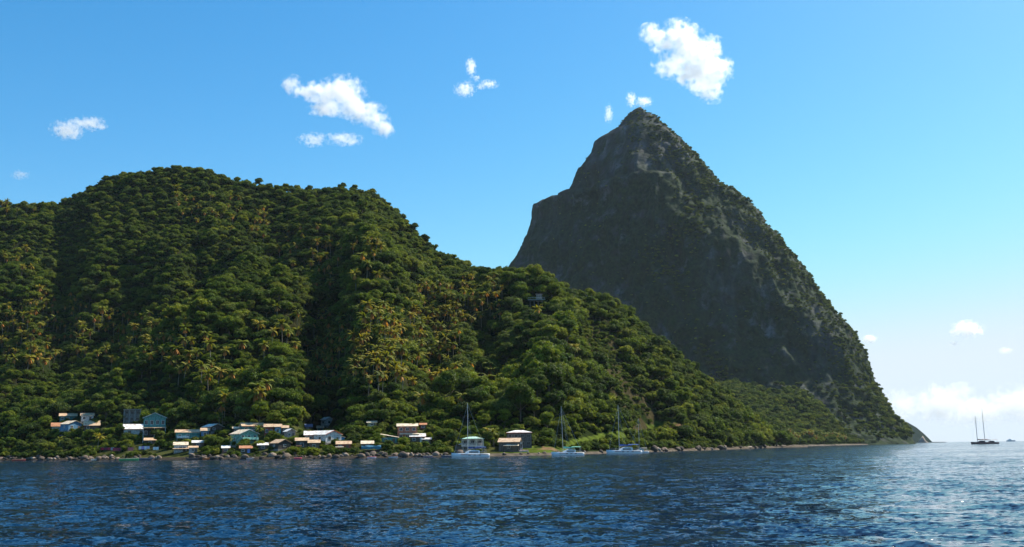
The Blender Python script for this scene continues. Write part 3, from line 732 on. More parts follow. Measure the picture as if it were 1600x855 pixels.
house('long teal house with tan roof in the upper row above the rocks', 93, 119, 646, 659, 'front', DTEAL, R_TAN, rise=.35, win=3)
house('small white house with tan roof beside the long teal house', 126, 146, 646, 659, 'front', WHITE, R_TAN, rise=.35, win=2)
house('bright blue gabled house with cream roof slope, far end of village', 103, 132, 658, 673, 'gable', BLUE, R_CREAM, yaw=33, rise=.36, win=2)
house('brown house with broad orange-tan roof joined beside the blue gable', 131, 155, 658, 674, 'front', BROWN, R_TAN, rise=.5, win=2, fascia=RED)
house('low hut with rusty orange roof half hidden by banana leaves', 80, 99, 661, 676, 'front', CREAM, R_RUST, rise=.4, win=1)
house('unfinished grey concrete house with open dark bays and flat roof', 193, 219, 640, 660, 'flat', GREY, R_GREY, yaw=0, win=3, dr=False, frame=GREY,
      extra=lambda r, w, d, wh, rh: [MB().box(-w / 2 + w * k / 3 - .15, -w / 2 + w * k / 3 + .15, -.9, -.6, -2, wh + .002).build('column', paint((0.38, 0.37, 0.35)), r) for k in range(4)] and MB().box(-w / 2 - .3, w / 2 + .3, -1.1, -.46, wh + .003, wh + .21).build('beam', paint((0.38, 0.37, 0.35)), r))
house('white bungalow with long cream roof, red edge and two dark windows', 193, 229, 663, 682, 'front', WHITE, R_WHITE, rise=.42, win=2, dr=False, fascia=RED, frame=GREY)
house('two-storey teal house with white-edged gable and dark open porch below', 223, 258, 646, 686, 'gable', TEAL, R_GREEN, rise=.2, win=4, dr=False, fascia=WHITE, two=True, deep=7,
      extra=both(porch(.52, 1.8, R_TAN, posts=3), lambda r, w, d, wh, rh: MB().box(-w / 2 + .2, w / 2 - .2, -.06, -.004, 0, wh * .5).build('painted_porch_shade', M_DARK, r)))  # dark sheet on the lower wall: porch shade put in as colour
house('small tin shed with tan roof below the two-storey teal house', 225, 244, 685, 695, 'shed', BROWN, R_TAN, rise=.4, win=1, name='shed')
house('low white waterside hut with two stepped tan roofs on grass bank', 271, 293, 691, 707, 'front', WHITE, R_CREAM, rise=.3, win=1, extra=awning(.62, 1.6, R_TAN, -.1, 1.3))
house('red-based low white shack under flat tan sheet near the grass bank', 294, 309, 697, 708, 'shed', (0.7, 0.6, 0.55), R_TAN, rise=.25, win=1, name='shack')
house('wide teal house with flat-looking tan roof and white balcony', 274, 312, 672, 690, 'front', TEAL, R_TAN, rise=.26, win=3, extra=balcony(.35, .05, .55, WHITE))
house('small shack with white tin roof beside grass bank trees', 300, 319, 690, 699, 'shed', BROWN, R_WHITE, rise=.4, win=1, name='shack')
house('narrow blue hut with orange roof between trees and long white roof', 313, 327, 669, 684, 'front', BLUE, R_TAN, rise=.3, win=1)
house('dark house under a long low white roof above the palms', 325, 353, 663, 675, 'gable', BROWN, R_WHITE, yaw=36, rise=.4, win=2)
house('small brown hut with pale roof behind the mint balcony house', 363, 375, 667, 678, 'front', BROWN, R_CREAM, rise=.25, win=1)
house('mint green gabled house with balcony and tan side roof', 369, 408, 672, 696, 'gable', (0.22, 0.55, 0.42), R_CREAM, yaw=30, rise=.3, win=3, two=True, fascia=WHITE, extra=balcony(.48, .1, .95, (0.35, 0.68, 0.55)))
house('long red-eaved tan roofed house behind the mint green house', 378, 414, 666, 680, 'front', DTEAL, R_TAN, yaw=10, rise=.4, win=3, fascia=RED, dy=4)
house('dark red house with two white square windows under tan roof', 412, 428, 663, 682, 'front', RED, R_TAN, rise=.25, win=2, dr=False)
house('turquoise-blue house joined to the dark red one', 428, 440, 664, 682, 'front', BLUE, R_TAN, rise=.25, win=1, doorc=TEAL)
house('small dark hut with tan roof right of the turquoise house', 439, 451, 665, 678, 'front', BROWN, R_TAN, rise=.3, win=1)
house('pale pink cottage with teal-white roof behind the shrubs', 447, 463, 671, 686, 'gable', PINK, R_WHITE, yaw=25, rise=.3, win=2)
house('dark low shed with rust-tan gable roof above the boulders', 430, 459, 687, 702, 'gable', (0.10, 0.08, 0.07), R_TAN, yaw=35, rise=.4, win=1, name='shed')
house('dark timber shed with two stepped brown roofs near pink boat', 461, 482, 685, 704, 'front', (0.13, 0.11, 0.10), R_TAN, rise=.25, win=1, name='shed', extra=awning(.55, 1.2, R_RUST, 0, .5))
house('beach kiosk with orange sheet roof and blue door by the rocks', 374, 394, 697, 709, 'shed', BROWN, R_RUST, rise=.35, win=2, doorc=(0.25, 0.35, 0.75), name='kiosk')
house('tiny shelter with bright white roof among waterside bushes', 346, 359, 699, 708, 'shed', ORANGE, R_WHITE, rise=.45, win=1, name='shelter')
house('low shelter under a white tarp roof left of the dark sheds', 402, 419, 695, 704, 'shed', BROWN, R_WHITE, rise=.45, win=1, name='shelter')
house('long pinkish house with white roof and red fascia', 475, 502, 674, 690, 'front', PINK, R_WHITE, rise=.42, win=4, fascia=RED)
house('large white gabled house with broad white roof and blue side porch', 502, 540, 673, 692, 'gable', WHITE, R_WHITE, yaw=38, rise=.34, win=2, fascia=RED, frame=GREY, extra=lean(1, 1.8, .62, R_WHITE, BLUE))
house('lone little white hut high above the white roofs', 506, 523, 652, 665, 'gable', WHITE, R_WHITE, yaw=35, rise=.32, win=1, dr=False, frame=GREY)
house('teal hut with bright tan roof just above the white roofs', 490, 506, 667, 676, 'front', DTEAL, R_TAN, rise=.4, win=2)
house('dim hut under a navy blue tin roof in tree shade', 472, 488, 664, 674, 'shed', BROWN, R_BLUE, rise=.5, win=1)
house('brown waterside shed with tan front roof below pinkish house', 481, 500, 688, 704, 'front', (0.22, 0.13, 0.10), R_TAN, rise=.3, win=1, name='shed')
house('low rusty and tan double-roofed shed below the white gable', 525, 549, 690, 702, 'front', RED, R_TAN, rise=.4, win=2, name='shed', extra=awning(.6, 1.3, R_CREAM, -.1, .5))
house('low shed with pale tan roof behind the blue tarpaulin', 564, 584, 690, 702, 'shed', BROWN, R_CREAM, rise=.4, win=1, name='shed')
house('small yellow hut alone in the dark trees', 573, 589, 658, 668, 'shed', YELLOW, R_CREAM, rise=.3, win=1)
house('orange-red two-storey house with tan roof and small white windows', 620, 653, 663, 689, 'front', ORANGE, R_CREAM, rise=.17, win=3, two=True, extra=awning(.5, 1.6, R_CREAM, .1, 1.1), dr=False)
house('dark house with cream roof and white door below the orange house', 640, 665, 678, 692, 'front', BROWN, R_WHITE, rise=.36, win=2, doorc=WHITE, fascia=RED)
house('small hut with thin white roof at the tree edge', 659, 674, 685, 694, 'shed', BROWN, R_WHITE, rise=.3, win=1)
house('teal hut with single white roof sloping down to one side', 595, 623, 679, 692, 'tilt', TEAL, R_CREAM, rise=.4, win=2)
house('rust-coloured hut peeking from trees beside orange house', 655, 667, 662, 671, 'shed', RED, R_RUST, rise=.35, win=1)
house('cream arcaded villa with pale green hip roof behind the moored catamaran', 720, 757, 683, 707, 'hip', (0.74, 0.62, 0.52), R_GREEN, rise=.16, win=3, dr=False, two=True, extra=both(arches, lean(-1, 2.4, .5, R_RUST, BROWN)))
house('dark grey house with wide white hip roof above the brown shed', 791, 832, 673, 700, 'hip', (0.15, 0.145, 0.14), R_WHITE, rise=.14, win=4, two=True, fascia=RED, frame=GREY, dr=False)
house('weathered shed with stepped tan roofs on the grassy shore', 778, 812, 685, 706, 'front', (0.20, 0.17, 0.14), R_TAN, yaw=-8, rise=.3, win=1, name='shed', extra=awning(.72, 1.4, R_CREAM, .25, 1.02))
house('narrow white concrete porch with dark doorway beside weathered shed', 811, 818, 690, 706, 'flat', WHITE, R_GREY, win=1, dr=False, name='porch', frame=GREY, deep=2.5)
# the terrace restaurant high on the wooded shoulder
def terrace(r, w, d, wh, rh):
    MB().box(-w / 2 - 5.5, w / 2 + 2, -5, -0.2, -0.9, -0.5).build('deck', paint((0.32, 0.35, 0.34)), r)
    for k in range(7): MB().box(-w / 2 - 5.3 + k * (w + 7) / 6 - .06, -w / 2 - 5.3 + k * (w + 7) / 6 + .06, -4.9, -4.78, -.498, .55).build('rail_post', paint(GREY), r)
    MB().box(-w / 2 - 5.4, w / 2 + 1.9, -4.95, -4.75, .552, .64).build('handrail', paint((0.55, 0.65, 0.62)), r)
    for k in range(4): MB().box(-w / 2 - 4 + k * (w + 4) / 3 - .12, -w / 2 - 4 + k * (w + 4) / 3 + .12, -4.7, -4.5, -9, -.902).build('stilt', M_STONE, r)
house('open grey hillside house on a stilted pale deck amid treetops', 837, 848, 463, 472, 'flat', GREY, R_GREY, win=3, dr=False, frame=GREY, extra=terrace, lift=1.5)
KEEP.append((826, 852, 463, 471, 640))
# ------------------------------------------------------------------ boats
def hull_rings(L, B, D, free, n=9, fine=0.75, stern=0.75, yc=0.0):
    """closed cross-sections from stern (x=0) to bow (x=L)"""
    rings = []
    for i in range(n):
        f = i / (n - 1); b = B / 2 * (stern + (1 - stern) * min(1, f * 3)) if f < 0.45 else B / 2 * max(0.04, (1 - ((f - 0.45) / 0.55) ** 2.1) ** fine)
        sh = free * (1 + 0.28 * f * f); k = D * (1 - 0.75 * max(0, f - 0.6) / 0.4)
        x = L * f + (0.05 * L if i == n - 1 else 0)
        rings.append([(x, yc - b, sh), (x, yc - b * 0.92, sh * 0.35), (x - 0.02 * L * f, yc - b * 0.55, -k * 0.6), (x - 0.04 * L * f, yc, -k), (x - 0.02 * L * f, yc + b * 0.55, -k * 0.6), (x, yc + b * 0.92, sh * 0.35), (x, yc + b, sh)])
    return rings
M_HULL = paint((0.82, 0.83, 0.84), 0.25, 0.08); M_ALU = paint((0.50, 0.50, 0.50), 0.45, 0.1, 0.2); M_SMOKE = paint((0.02, 0.025, 0.03), 0.1, 0.1)
def catamaran(label, xs, xe, yw, ymast, cover, canopy, Y=None, hull=None, side=1, lean_=0.0, group=None, xmast=None, mast_r=.0075):
    """xs, xe stern/bow pixel columns at the waterline yw; ymast the pixel row of the masthead"""
    Y = Y or CAMZ * F / max(3.0, (yw - hor((xs + xe) / 2))); s = Y / F; L = abs(xe - xs) * s
    p = at((xs + xe) / 2, yw, Y); r = link('catamaran', None, None, (p.x, Y, 0.02), -math.atan(p.x / Y) + (0 if xe > xs else math.pi) + 0.14 * side)
    tag(r, label, 'catamaran', group)
    hm = hull or M_HULL; B = L * 0.52; fb = L * 0.095
    for y in (-B / 2 + L * 0.06, B / 2 - L * 0.06):
        h = MB().loft([[(q[0] - L / 2, q[1], q[2]) for q in rg] for rg in hull_rings(L * 0.95, L * 0.13, L * 0.045, fb, yc=y)]).build('hull', hm, r, True)
        MB().box(-L * 0.47, L * 0.30, y - L * 0.068, y + L * 0.068, fb * 0.80, fb * 0.88).build('stripe', paint((0.45, 0.10, 0.08), 0.4), h)
        for k in range(3): MB().box(-L * .25 + k * L * .14, -L * .19 + k * L * .14, y - L * .071, y + L * .071, fb * .55, fb * .70).build('porthole', M_SMOKE, h)
    MB().loft([[(x, -B * w, fb * z0), (x, B * w, fb * z0), (x, B * w, fb * z1), (x, -B * w, fb * z1)] for x, w, z0, z1 in ((-L * .40, .40, .55, 1.02), (L * .16, .42, .55, 1.06), (L * .20, .40, .7, 1.0))]).build('bridge_deck', hm, r)
    cab = MB().loft([[(x, -B * w, fb), (x, B * w, fb), (x, B * w * .82, fb + h), (x, -B * w * .82, fb + h)] for x, w, h in ((-L * .24, .30, L * .085), (-L * .02, .32, L * .10), (L * .09, .27, L * .07), (L * .16, .20, L * .012))]).build('cabin', hm, r)
    MB().box(-L * .20, L * .055, -B * .325, -B * .285, fb + L * .030, fb + L * .062).box(-L * .20, L * .055, B * .285, B * .325, fb + L * .030, fb + L * .062).build('cabin_window', M_SMOKE, cab)
    MB().box(L * .43, L * .45, -B * .40, B * .40, fb * 1.0, fb * 1.12).build('crossbeam', M_ALU, r)
    MB().box(L * .201, L * .43, -B * .36, B * .36, fb * 1.04, fb * 1.06).build('trampoline', paint((0.18, 0.18, 0.18)), r)
    zc = fb + L * .175
    MB().loft([[(x, -B * .3, zc - d), (x, 0, zc + L * .012 - d), (x, B * .3, zc - d), (x, B * .3, zc - d - .06), (x, -B * .3, zc - d - .06)] for x, d in ((-L * .42, .05), (-L * .30, 0), (-L * .17, 0), (-L * .12, .06))]).build('canopy', paint(canopy, 0.7), r)
    for x in (-L * .41, -L * .14):
        for y in (-B * .28, B * .28): MB().tube([(x, y, fb), (x, y, zc - .1)], .03, 5).build('canopy_post', M_ALU, r)
    Hm = (yw - ymast) * s; xm = L * .10 if xmast is None else (xmast - (xs + xe) / 2) * s * (1 if xe > xs else -1)
    mast = MB().tube([(xm, 0, fb * .9), (xm - Hm * lean_ * .5, 0, Hm * .5), (xm - Hm * lean_, 0, Hm)], [mast_r * L, mast_r * L, mast_r * L * .75], 6).build('mast', M_ALU, r)
    MB().box(xm - .05, xm + .05, -B * .16, B * .16, Hm * .55, Hm * .56).build('spreader', M_ALU, mast)
    MB().tube([(xm - .1, 0, fb + L * .13), (xm - L * .38, 0, fb + L * .135)], .09, 6).build('boom', M_ALU, r)
    MB().loft([[(xm - .2 - L * .36 * f, a * w, fb + L * .14 + b * h) for a, b in ((-1, 0), (1, 0), (.6, 1), (-.6, 1))] for f, w, h in ((0, .22, L * .055), (.5, .25, L * .035), (1, .12, L * .018))]).build('sail_cover', paint(cover, 0.7), r)
    for a, b in (((xm - Hm * lean_, 0, Hm * .97), (L * .45, 0, fb * 1.1)), ((xm, 0, Hm * .9), (-L * .05, -B * .46, fb)), ((xm, 0, Hm * .9), (-L * .05, B * .46, fb)), ((xm - Hm * lean_, 0, Hm * .98), (-L * .46, 0, fb))):
        MB().tube([a, b], .022 if a[2] < Hm * .95 else .032, 4).build('stay', M_ALU, r)
    for y in (-B * .47, B * .47):
        rl = MB().tube([(-L * .45, y, fb + .65), (0, y, fb + .65), (L * .40, y * .96, fb * 1.25 + .65)], .02, 4)
        for f in range(6): x = -L * .45 + f * L * .17; rl.tube([(x, y * (1 if f < 3 else .97), fb), (x, y * (1 if f < 3 else .97), fb + .65 + (0 if f < 3 else fb * .04 * f))], .018, 4)
        rl.build('railing', M_ALU, r)
    KEEP.append((min(xs, xe), max(xs, xe), yw - 26, yw, Y)); return r
catamaran('white catamaran with blue canopies moored off the arcaded villa', 763, 707, 714.3, 632, (0.03, 0.07, 0.22), (0.03, 0.08, 0.28), Y=330, lean_=0.0, xmast=731)
catamaran('white catamaran with mint green sail cover off the grassy point', 911, 863, 712.2, 637, (0.20, 0.62, 0.45), (0.25, 0.60, 0.45), Y=345, xmast=880, lean_=-.02)
catamaran('white catamaran with blue sail cover beside a smaller masted boat', 1001, 949, 709.6, 635, (0.04, 0.10, 0.33), (0.05, 0.12, 0.36), Y=385, xmast=968)
catamaran('small white catamaran with short mast at the stern of the blue-covered one', 1013, 984, 708.4, 655, (0.6, 0.6, 0.58), (0.45, 0.40, 0.36), Y=415, xmast=999)
NV = paint((0.13, 0.075, 0.085), 0.3, 0.1)
catamaran('dark catamaran with the shorter mast alone on open water', 1545, 1519, 692.4, 650, (0.3, 0.12, 0.1), (0.30, 0.14, 0.12), Y=1150, hull=NV, xmast=1528, mast_r=.017)
catamaran('dark catamaran with the taller mast alone on open water', 1559, 1536, 691.6, 637, (0.3, 0.12, 0.1), (0.25, 0.13, 0.12), Y=1190, hull=NV, xmast=1540, mast_r=.018)
def rowboat(label, x0, x1, yw, c, inner=None, Y=None, z=None, yaw=0.0, roll=0.0, name='rowboat', cat='boat', motor=False):
    if Y is None:
        Y = CAMZ * F / max(3.0, (yw - hor((x0 + x1) / 2)))
        _, Ss = hill.rs(mx((x0 + x1) / 2)); Y = min(Y, float(Ss) - 2.0) if z is None else Y
    s = Y / F; L = abs(x1 - x0) * s; p = at((x0 + x1) / 2, yw, Y)
    r = link(name, None, None, (p.x, Y, 0.02 if z is None else z), -math.atan(p.x / Y) + (0 if x1 > x0 else math.pi) + yaw); r.rotation_euler[0] = roll
    tag(r, label, cat)
    fb, B = max(.45, L * .1), max(1.0, L * .27)
    rg = [[(q[0] - L / 2, q[1], q[2]) for q in a] for a in hull_rings(L * .95, B, .2, fb)]
    n = len(rg); outer = [q for a in rg for q in a]; inn = [(q[0] * .97, q[1] * .86, q[2] * .98 if q[2] > 0 else .06) for a in rg for q in a]
    fs = []; k = 7
    for i in range(n - 1):
        for j in range(k - 1):
            a = i * k + j; fs.append((a, a + 1, a + k + 1, a + k)); b = a + n * k; fs.append((b, b + k, b + k + 1, b + 1))
        for j in (0, k - 1): a = i * k + j; fs.append((a, a + k, a + k + n * k, a + n * k))
    for i in (0, n - 1): fs.append(tuple(i * k + j for j in range(k))); fs.append(tuple(i * k + j + n * k for j in range(k)))
    MB().add(outer + inn, fs).build('hull', paint(c, 0.35, 0.2), r, False)
    for f in (-.22, .05, .26): MB().box(L * f - .14, L * f + .14, -B * .40, B * .40, fb * .72, fb * .80).build('thwart', paint(inner or (0.6, 0.55, 0.45)), r)
    for sgn in (-1, 1):
        MB().tube([(rg[i][0 if sgn < 0 else 6][0], rg[i][0 if sgn < 0 else 6][1] * 1.02, rg[i][0][2] + .02) for i in range(n)], .05, 5).build('gunwale', paint(inner or (0.75, 0.7, 0.6)), r)
    if motor: MB().box(-L * .5 - .25, -L * .5 + .02, -.14, .14, fb * .4, fb + .55).build('outboard_motor', paint((0.08, 0.08, 0.09), .3), r)
    return r
rowboat('green rowing boat with cream gunwale afloat off the boulders', 187, 216, 719.5, (0.10, 0.42, 0.16), (0.75, 0.72, 0.5))
rowboat('low red boat by the rocks at the village\'s far end', 20, 39, 719.8, (0.55, 0.10, 0.07), (0.7, 0.4, 0.3))
rowboat('white dinghy hauled among boulders left of the green boat', 143, 159, 718.6, (0.75, 0.70, 0.62), yaw=.3)
rowboat('long slate-blue fishing boat just right of the green boat', 218, 246, 718.3, (0.13, 0.15, 0.20), (0.3, 0.32, 0.35), motor=True)
rowboat('long dark brown fishing boat below the grass bank', 292, 318, 717.6, (0.12, 0.10, 0.10), (0.25, 0.2, 0.18), motor=True)
rowboat('bright orange dinghy pulled up on the rocks', 317, 328, 716.2, (0.80, 0.18, 0.04), (0.8, 0.3, 0.1), yaw=-.5)
rowboat('pale pink flat boat below the orange-roofed kiosk', 385, 397, 716.8, (0.60, 0.42, 0.42))
rowboat('magenta-red boat lying on boulders below the dark timber shed', 460, 472, 714.8, (0.65, 0.07, 0.13), (0.7, 0.2, 0.2), yaw=.35)
rowboat('white and pink boat among boulders by the blue tarpaulin', 574, 588, 714.2, (0.78, 0.62, 0.62), (0.75, 0.15, 0.2), yaw=.3)
rowboat('small white and red boat right of the pink one', 607, 622, 713.2, (0.80, 0.70, 0.66), (0.7, 0.1, 0.1), yaw=-.4)
rowboat('low mauve boat in shadow near the tall shore trees', 661, 676, 713.4, (0.30, 0.18, 0.22))
rowboat('dark inflatable dinghy in front of the first catamaran\'s bow', 690, 706, 714.0, (0.12, 0.12, 0.15), (0.5, 0.5, 0.5), motor=True)
pb = hill.hit(819, 706.5); rowboat('white boat with red trim beached on grass before the grey house', 812, 826, 706.5, (0.75, 0.74, 0.72), (0.6, 0.15, 0.1), Y=pb.y, z=pb.z + .15, roll=.25, yaw=.2)
pb = hill.hit(805, 704.5); rowboat('pinkish upturned boat beached before the weathered shed', 797, 812, 704.5, (0.72, 0.52, 0.50), Y=pb.y - 3, z=float(hill.H(pb.x, pb.y - 3)) + .5, roll=math.pi, yaw=-.1)
# far motor yacht on the horizon
def yacht():
    Y = 5200.0; p = at(1579, 689, Y); L = 12 * Y / F
    r = link('motor_yacht', None, None, (p.x, Y, 0), -math.atan(p.x / Y)); tag(r, 'tiny pale ship low on the horizon past the two dark catamarans', 'ship')
    MB().loft([[(q[0] - L / 2, q[1], q[2]) for q in a] for a in hull_rings(L, L * .2, 2, 5)]).build('hull', M_HULL, r)
    MB().box(-L * .35, L * .15, -3, 3, 5, 9).box(-L * .2, L * .05, -2.5, 2.5, 9.002, 12).build('superstructure', M_HULL, r)
    MB().tube([(-L * .08, 0, 12), (-L * .08, 0, 17)], .4, 5).build('mast', M_ALU, r)
yacht()
# ------------------------------------------------------------------ boulders along the waterline
def rock_mesh(seed):
    g = np.random.default_rng(seed); v, f = ICO2; n = fbm(v[:, 0] * 1.3 + seed, v[:, 1] * 1.3, v[:, 2] * 1.3, 3, seed)
    v = v * (1 + 0.42 * n[:, None]) * g.uniform(0.7, 1.25, 3); return npmesh('boulder', v, f, ROCKM)
def boulder_mat():
    m, nt, b = new_mat('boulder_stone'); oi = N(nt, 'ObjectInfo')
    r = ramp(nt, [(0, (0.05, 0.04, 0.035)), (0.5, (0.13, 0.10, 0.08)), (0.8, (0.24, 0.17, 0.13)), (1, (0.42, 0.35, 0.29))], oi.outputs['Random'])
    tc = N(nt, 'TexCoord'); n = N(nt, 'TexNoise'); n.inputs['Scale'].default_value = 3; n.inputs['Detail'].default_value = 6; nt.links.new(tc.outputs['Object'], n.inputs['Vector'])
    r2 = ramp(nt, [(.3, (.5, .5, .5)), (.7, (1.1, 1.1, 1.1))], n.outputs['Fac']); mu = N(nt, 'MixRGB', blend_type='MULTIPLY'); mu.inputs[0].default_value = 1
    nt.links.new(r.outputs[0], mu.inputs[1]); nt.links.new(r2.outputs[0], mu.inputs[2]); nt.links.new(mu.outputs[0], b.inputs['Base Color']); b.inputs['Roughness'].default_value = .9
    bu = N(nt, 'Bump'); bu.inputs['Distance'].default_value = .12; nt.links.new(n.outputs['Fac'], bu.inputs['Height']); nt.links.new(bu.outputs[0], b.inputs['Normal'])
    return m
ROCKM = boulder_mat(); ROCKS = [rock_mesh(i) for i in range(8)]
BQ = []
def boulder(x, off, s, label, group):
    m = mx(x); _, S = hill.rs(m); Y = float(S) + off; X = m * Y; z = max(-.1, float(hill.H(X, Y)))
    o = link('boulder', rnd.choice(ROCKS), None, (X, Y, z + s * .18)); o.scale = (s * rnd.uniform(.8, 1.4), s * rnd.uniform(.8, 1.2), s * rnd.uniform(.6, .95)); o.rotation_euler = (rnd.uniform(-.4, .4), rnd.uniform(-.4, .4), rnd.uniform(0, 6.3))
    tag(o, label, 'boulder', group); BQ.append((o, label, group, x))
for k in range(255):
    x = rnd.choice([rnd.uniform(-40, 260), rnd.uniform(300, 560), rnd.uniform(560, 720), rnd.uniform(80, 480)]); s = rnd.choice([.4, .5, .6, .75, .9, 1.2]) * rnd.uniform(.8, 1.2)
    if 250 < x < 300: x += 55
    zone = 'left stretch' if x < 260 else 'middle stretch' if x < 560 else 'stretch beside the catamaran moorings'
    boulder(x, rnd.uniform(-1.2, 11) if k % 3 else rnd.uniform(-1.5, 3), s, 'brown-grey boulder on the %s of village shoreline' % zone, 'shore boulders, %s' % zone)
for k in range(42):
    x = rnd.choice([rnd.uniform(760, 960), rnd.uniform(1020, 1200)]); far = x > 1000
    boulder(x, rnd.uniform(-1, 3), rnd.uniform(.5, 1.1) * (1.9 if far else .8), 'reddish stone on the low %s' % ('beach under the wooded point' if far else 'grassy shore by the weathered shed'), 'stones, far beach' if far else 'stones, grassy shore')
MARKS = [(5, 'left of the low red boat'), (42, 'right of the low red boat'), (68, 'below the far banana leaves'), (95, 'below the rusty-roofed hut'), (120, 'below the blue gabled house'), (146, 'around the white dinghy'), (168, 'below the deep red washing'),
         (188, 'below the crimson sheet'), (206, 'behind the green rowing boat'), (228, 'below the lilac washing'), (246, 'below the white towels'), (305, 'around the long brown boat'), (324, 'around the orange dinghy'), (352, 'below the tiny white-roofed shelter'),
         (384, 'below the orange-roofed kiosk'), (410, 'below the white tarp shelter'), (440, 'below the dark low shed'), (466, 'around the magenta boat'), (490, 'below the brown waterside shed'), (514, 'below the large white gable'), (537, 'below the double-roofed shed'),
         (560, 'below the pale tan shed'), (582, 'below the blue tarpaulin stall'), (612, 'around the white-and-red boat'), (640, 'below the white-doored house'), (668, 'around the mauve boat'), (698, 'behind the dark inflatable'), (720, 'behind the blue-canopied catamaran'),
         (785, 'before the weathered shed'), (820, 'before the dark grey house'), (860, 'behind the green-covered catamaran'), (935, 'between the two masted catamarans'), (1040, 'right of the short-masted catamaran'), (1110, 'on the middle of the far beach'), (1180, 'at the end of the far beach')]
NTH = ['first', 'second', 'third', 'fourth', 'fifth', 'sixth', 'seventh', 'eighth', 'ninth', 'tenth', 'eleventh', 'twelfth', 'thirteenth', 'fourteenth', 'fifteenth', 'sixteenth', 'seventeenth', 'eighteenth', 'nineteenth', 'twentieth']
heap = {}
for q in BQ: heap.setdefault(min(MARKS, key=lambda k: abs(k[0] - q[3]))[1], []).append(q)
for mark, qs in heap.items():
    for c, q in enumerate(sorted(qs, key=lambda q: q[3])):
        q[0]['label'] = '%s boulder %s, %s from left' % ('reddish' if q[3] > 740 else 'brown-grey', mark, NTH[c] if c < 20 else 'twenty-' + NTH[c - 20])
def sea_stack():
    p = at(1442, 692, 3900); v, f = ICO2; V = v * np.array([18, 16, 26]); V[:, 2] *= np.where(V[:, 2] > 0, 1.0, .4); V[:, :2] *= (1.1 - .8 * np.clip(v[:, 2], 0, 1))[:, None]; V += 5 * fbm(v[:, 0] * 2, v[:, 1] * 2, v[:, 2] * 2, 3, 8)[:, None]
    tag(link('sea_stack', npmesh('sea_stack', V, f, ROCKM), None, (p.x, 3900, -2)), 'dark pointed rock standing in the sea below the distant headland', 'rock')
sea_stack()
# ------------------------------------------------------------------ laundry, tarpaulin, drums
def clothes_line(label, x0, x1, yb, cols):
    P = hill.hit((x0 + x1) / 2, yb); s = P.y / F; W = (x1 - x0) * s; r = link('clothes_line', None, None, P, -math.atan(P.x / P.y)); tag(r, label, 'laundry'); h = 2.0
    for x in (-W / 2 - .2, W / 2 + .2): MB().tube([(x, 0, -.5), (x, 0, h + .1)], .05, 5).build('post', M_BARK, r)
    MB().tube([(-W / 2 - .2, 0, h), (0, 0, h - .08), (W / 2 + .2, 0, h)], .015, 4).build('rope', M_ALU, r)
    n = len(cols)
    for k, c in enumerate(cols):
        a, b = -W / 2 + W * k / n + .05, -W / 2 + W * (k + 1) / n - .05; vs, fs = [], []; hh = rnd.uniform(.9, 1.4)
        for i in range(6):
            for j in range(4): vs.append((a + (b - a) * i / 5, .07 * math.sin(i * 2.1 + k) * (j + .3) / 3, h - .03 - hh * j / 3 - .03 * math.sin(i)))
        for i in range(5):
            for j in range(3): fs.append((i * 4 + j, i * 4 + j + 1, i * 4 + j + 5, i * 4 + j + 4))
        MB().add(vs, fs).build('cloth', paint(c, .9, .1), r, True)
    KEEP.append((x0 - 1, x1 + 1, yb - 8, yb, P.y))
clothes_line('line of deep red washing above the boulders', 158, 177, 707, [(0.4, .03, .06), (0.2, .03, .08), (0.45, .05, .08), (0.5, .45, .5)])
clothes_line('faded crimson sheet hung low over the rocks', 176, 188, 708, [(0.42, .06, .10), (0.35, .06, .10)])
clothes_line('small pink cloth drying alone left of the white washing', 200, 208, 707, [(0.55, .16, .18)])
clothes_line('white and lilac washing strung above the green boat', 217, 233, 705.5, [(0.8, .78, .85), (0.45, .35, .7), (0.8, .8, .85), (0.6, .6, .8)])
clothes_line('two white towels drying left of the grass bank', 239, 247.5, 706.5, [(0.82, .86, .9), (0.75, .85, .88)])
def tarp():
    P = hill.hit(580, 707); s = P.y / F; w = 30 * s; r = link('tarpaulin_shelter', None, None, P, -math.atan(P.x / P.y)); tag(r, 'dark blue tarpaulin stall above the boulders', 'stall')
    vs, fs = [], []
    for i in range(9):
        for j in range(5): vs.append((-w / 2 + w * i / 8, j * .8 - .5, 2.0 + .18 * math.sin(i * 1.3 + j) + j * .08))
    for i in range(8):
        for j in range(4): fs.append((i * 5 + j, i * 5 + j + 5, i * 5 + j + 6, i * 5 + j + 1))
    MB().add(vs, fs).build('tarpaulin', paint((0.04, .14, .22), .6), r, True)
    vs = [(-w / 2 + w * i / 8, -.55 + .06 * math.sin(i * 2), z) for i in range(9) for z in (1.1 + .2 * math.sin(i * 1.7), 2.0 + .18 * math.sin(i * 1.3))]
    MB().add(vs, [(i * 2, i * 2 + 2, i * 2 + 3, i * 2 + 1) for i in range(8)]).build('valance', paint((0.05, .22, .30), .6), r, True)
    for x in (-w / 2, 0, w / 2): MB().tube([(x, -.5, -.8), (x, -.5, 2)], .05, 5).build('pole', M_BARK, r)
    MB().box(-w / 2 + .4, w / 2 - .4, 1.0, 2.4, -.5, .8).build('counter', paint((0.05, .05, .07)), r)
    KEEP.append((564, 596, 697, 708, P.y))
tarp()
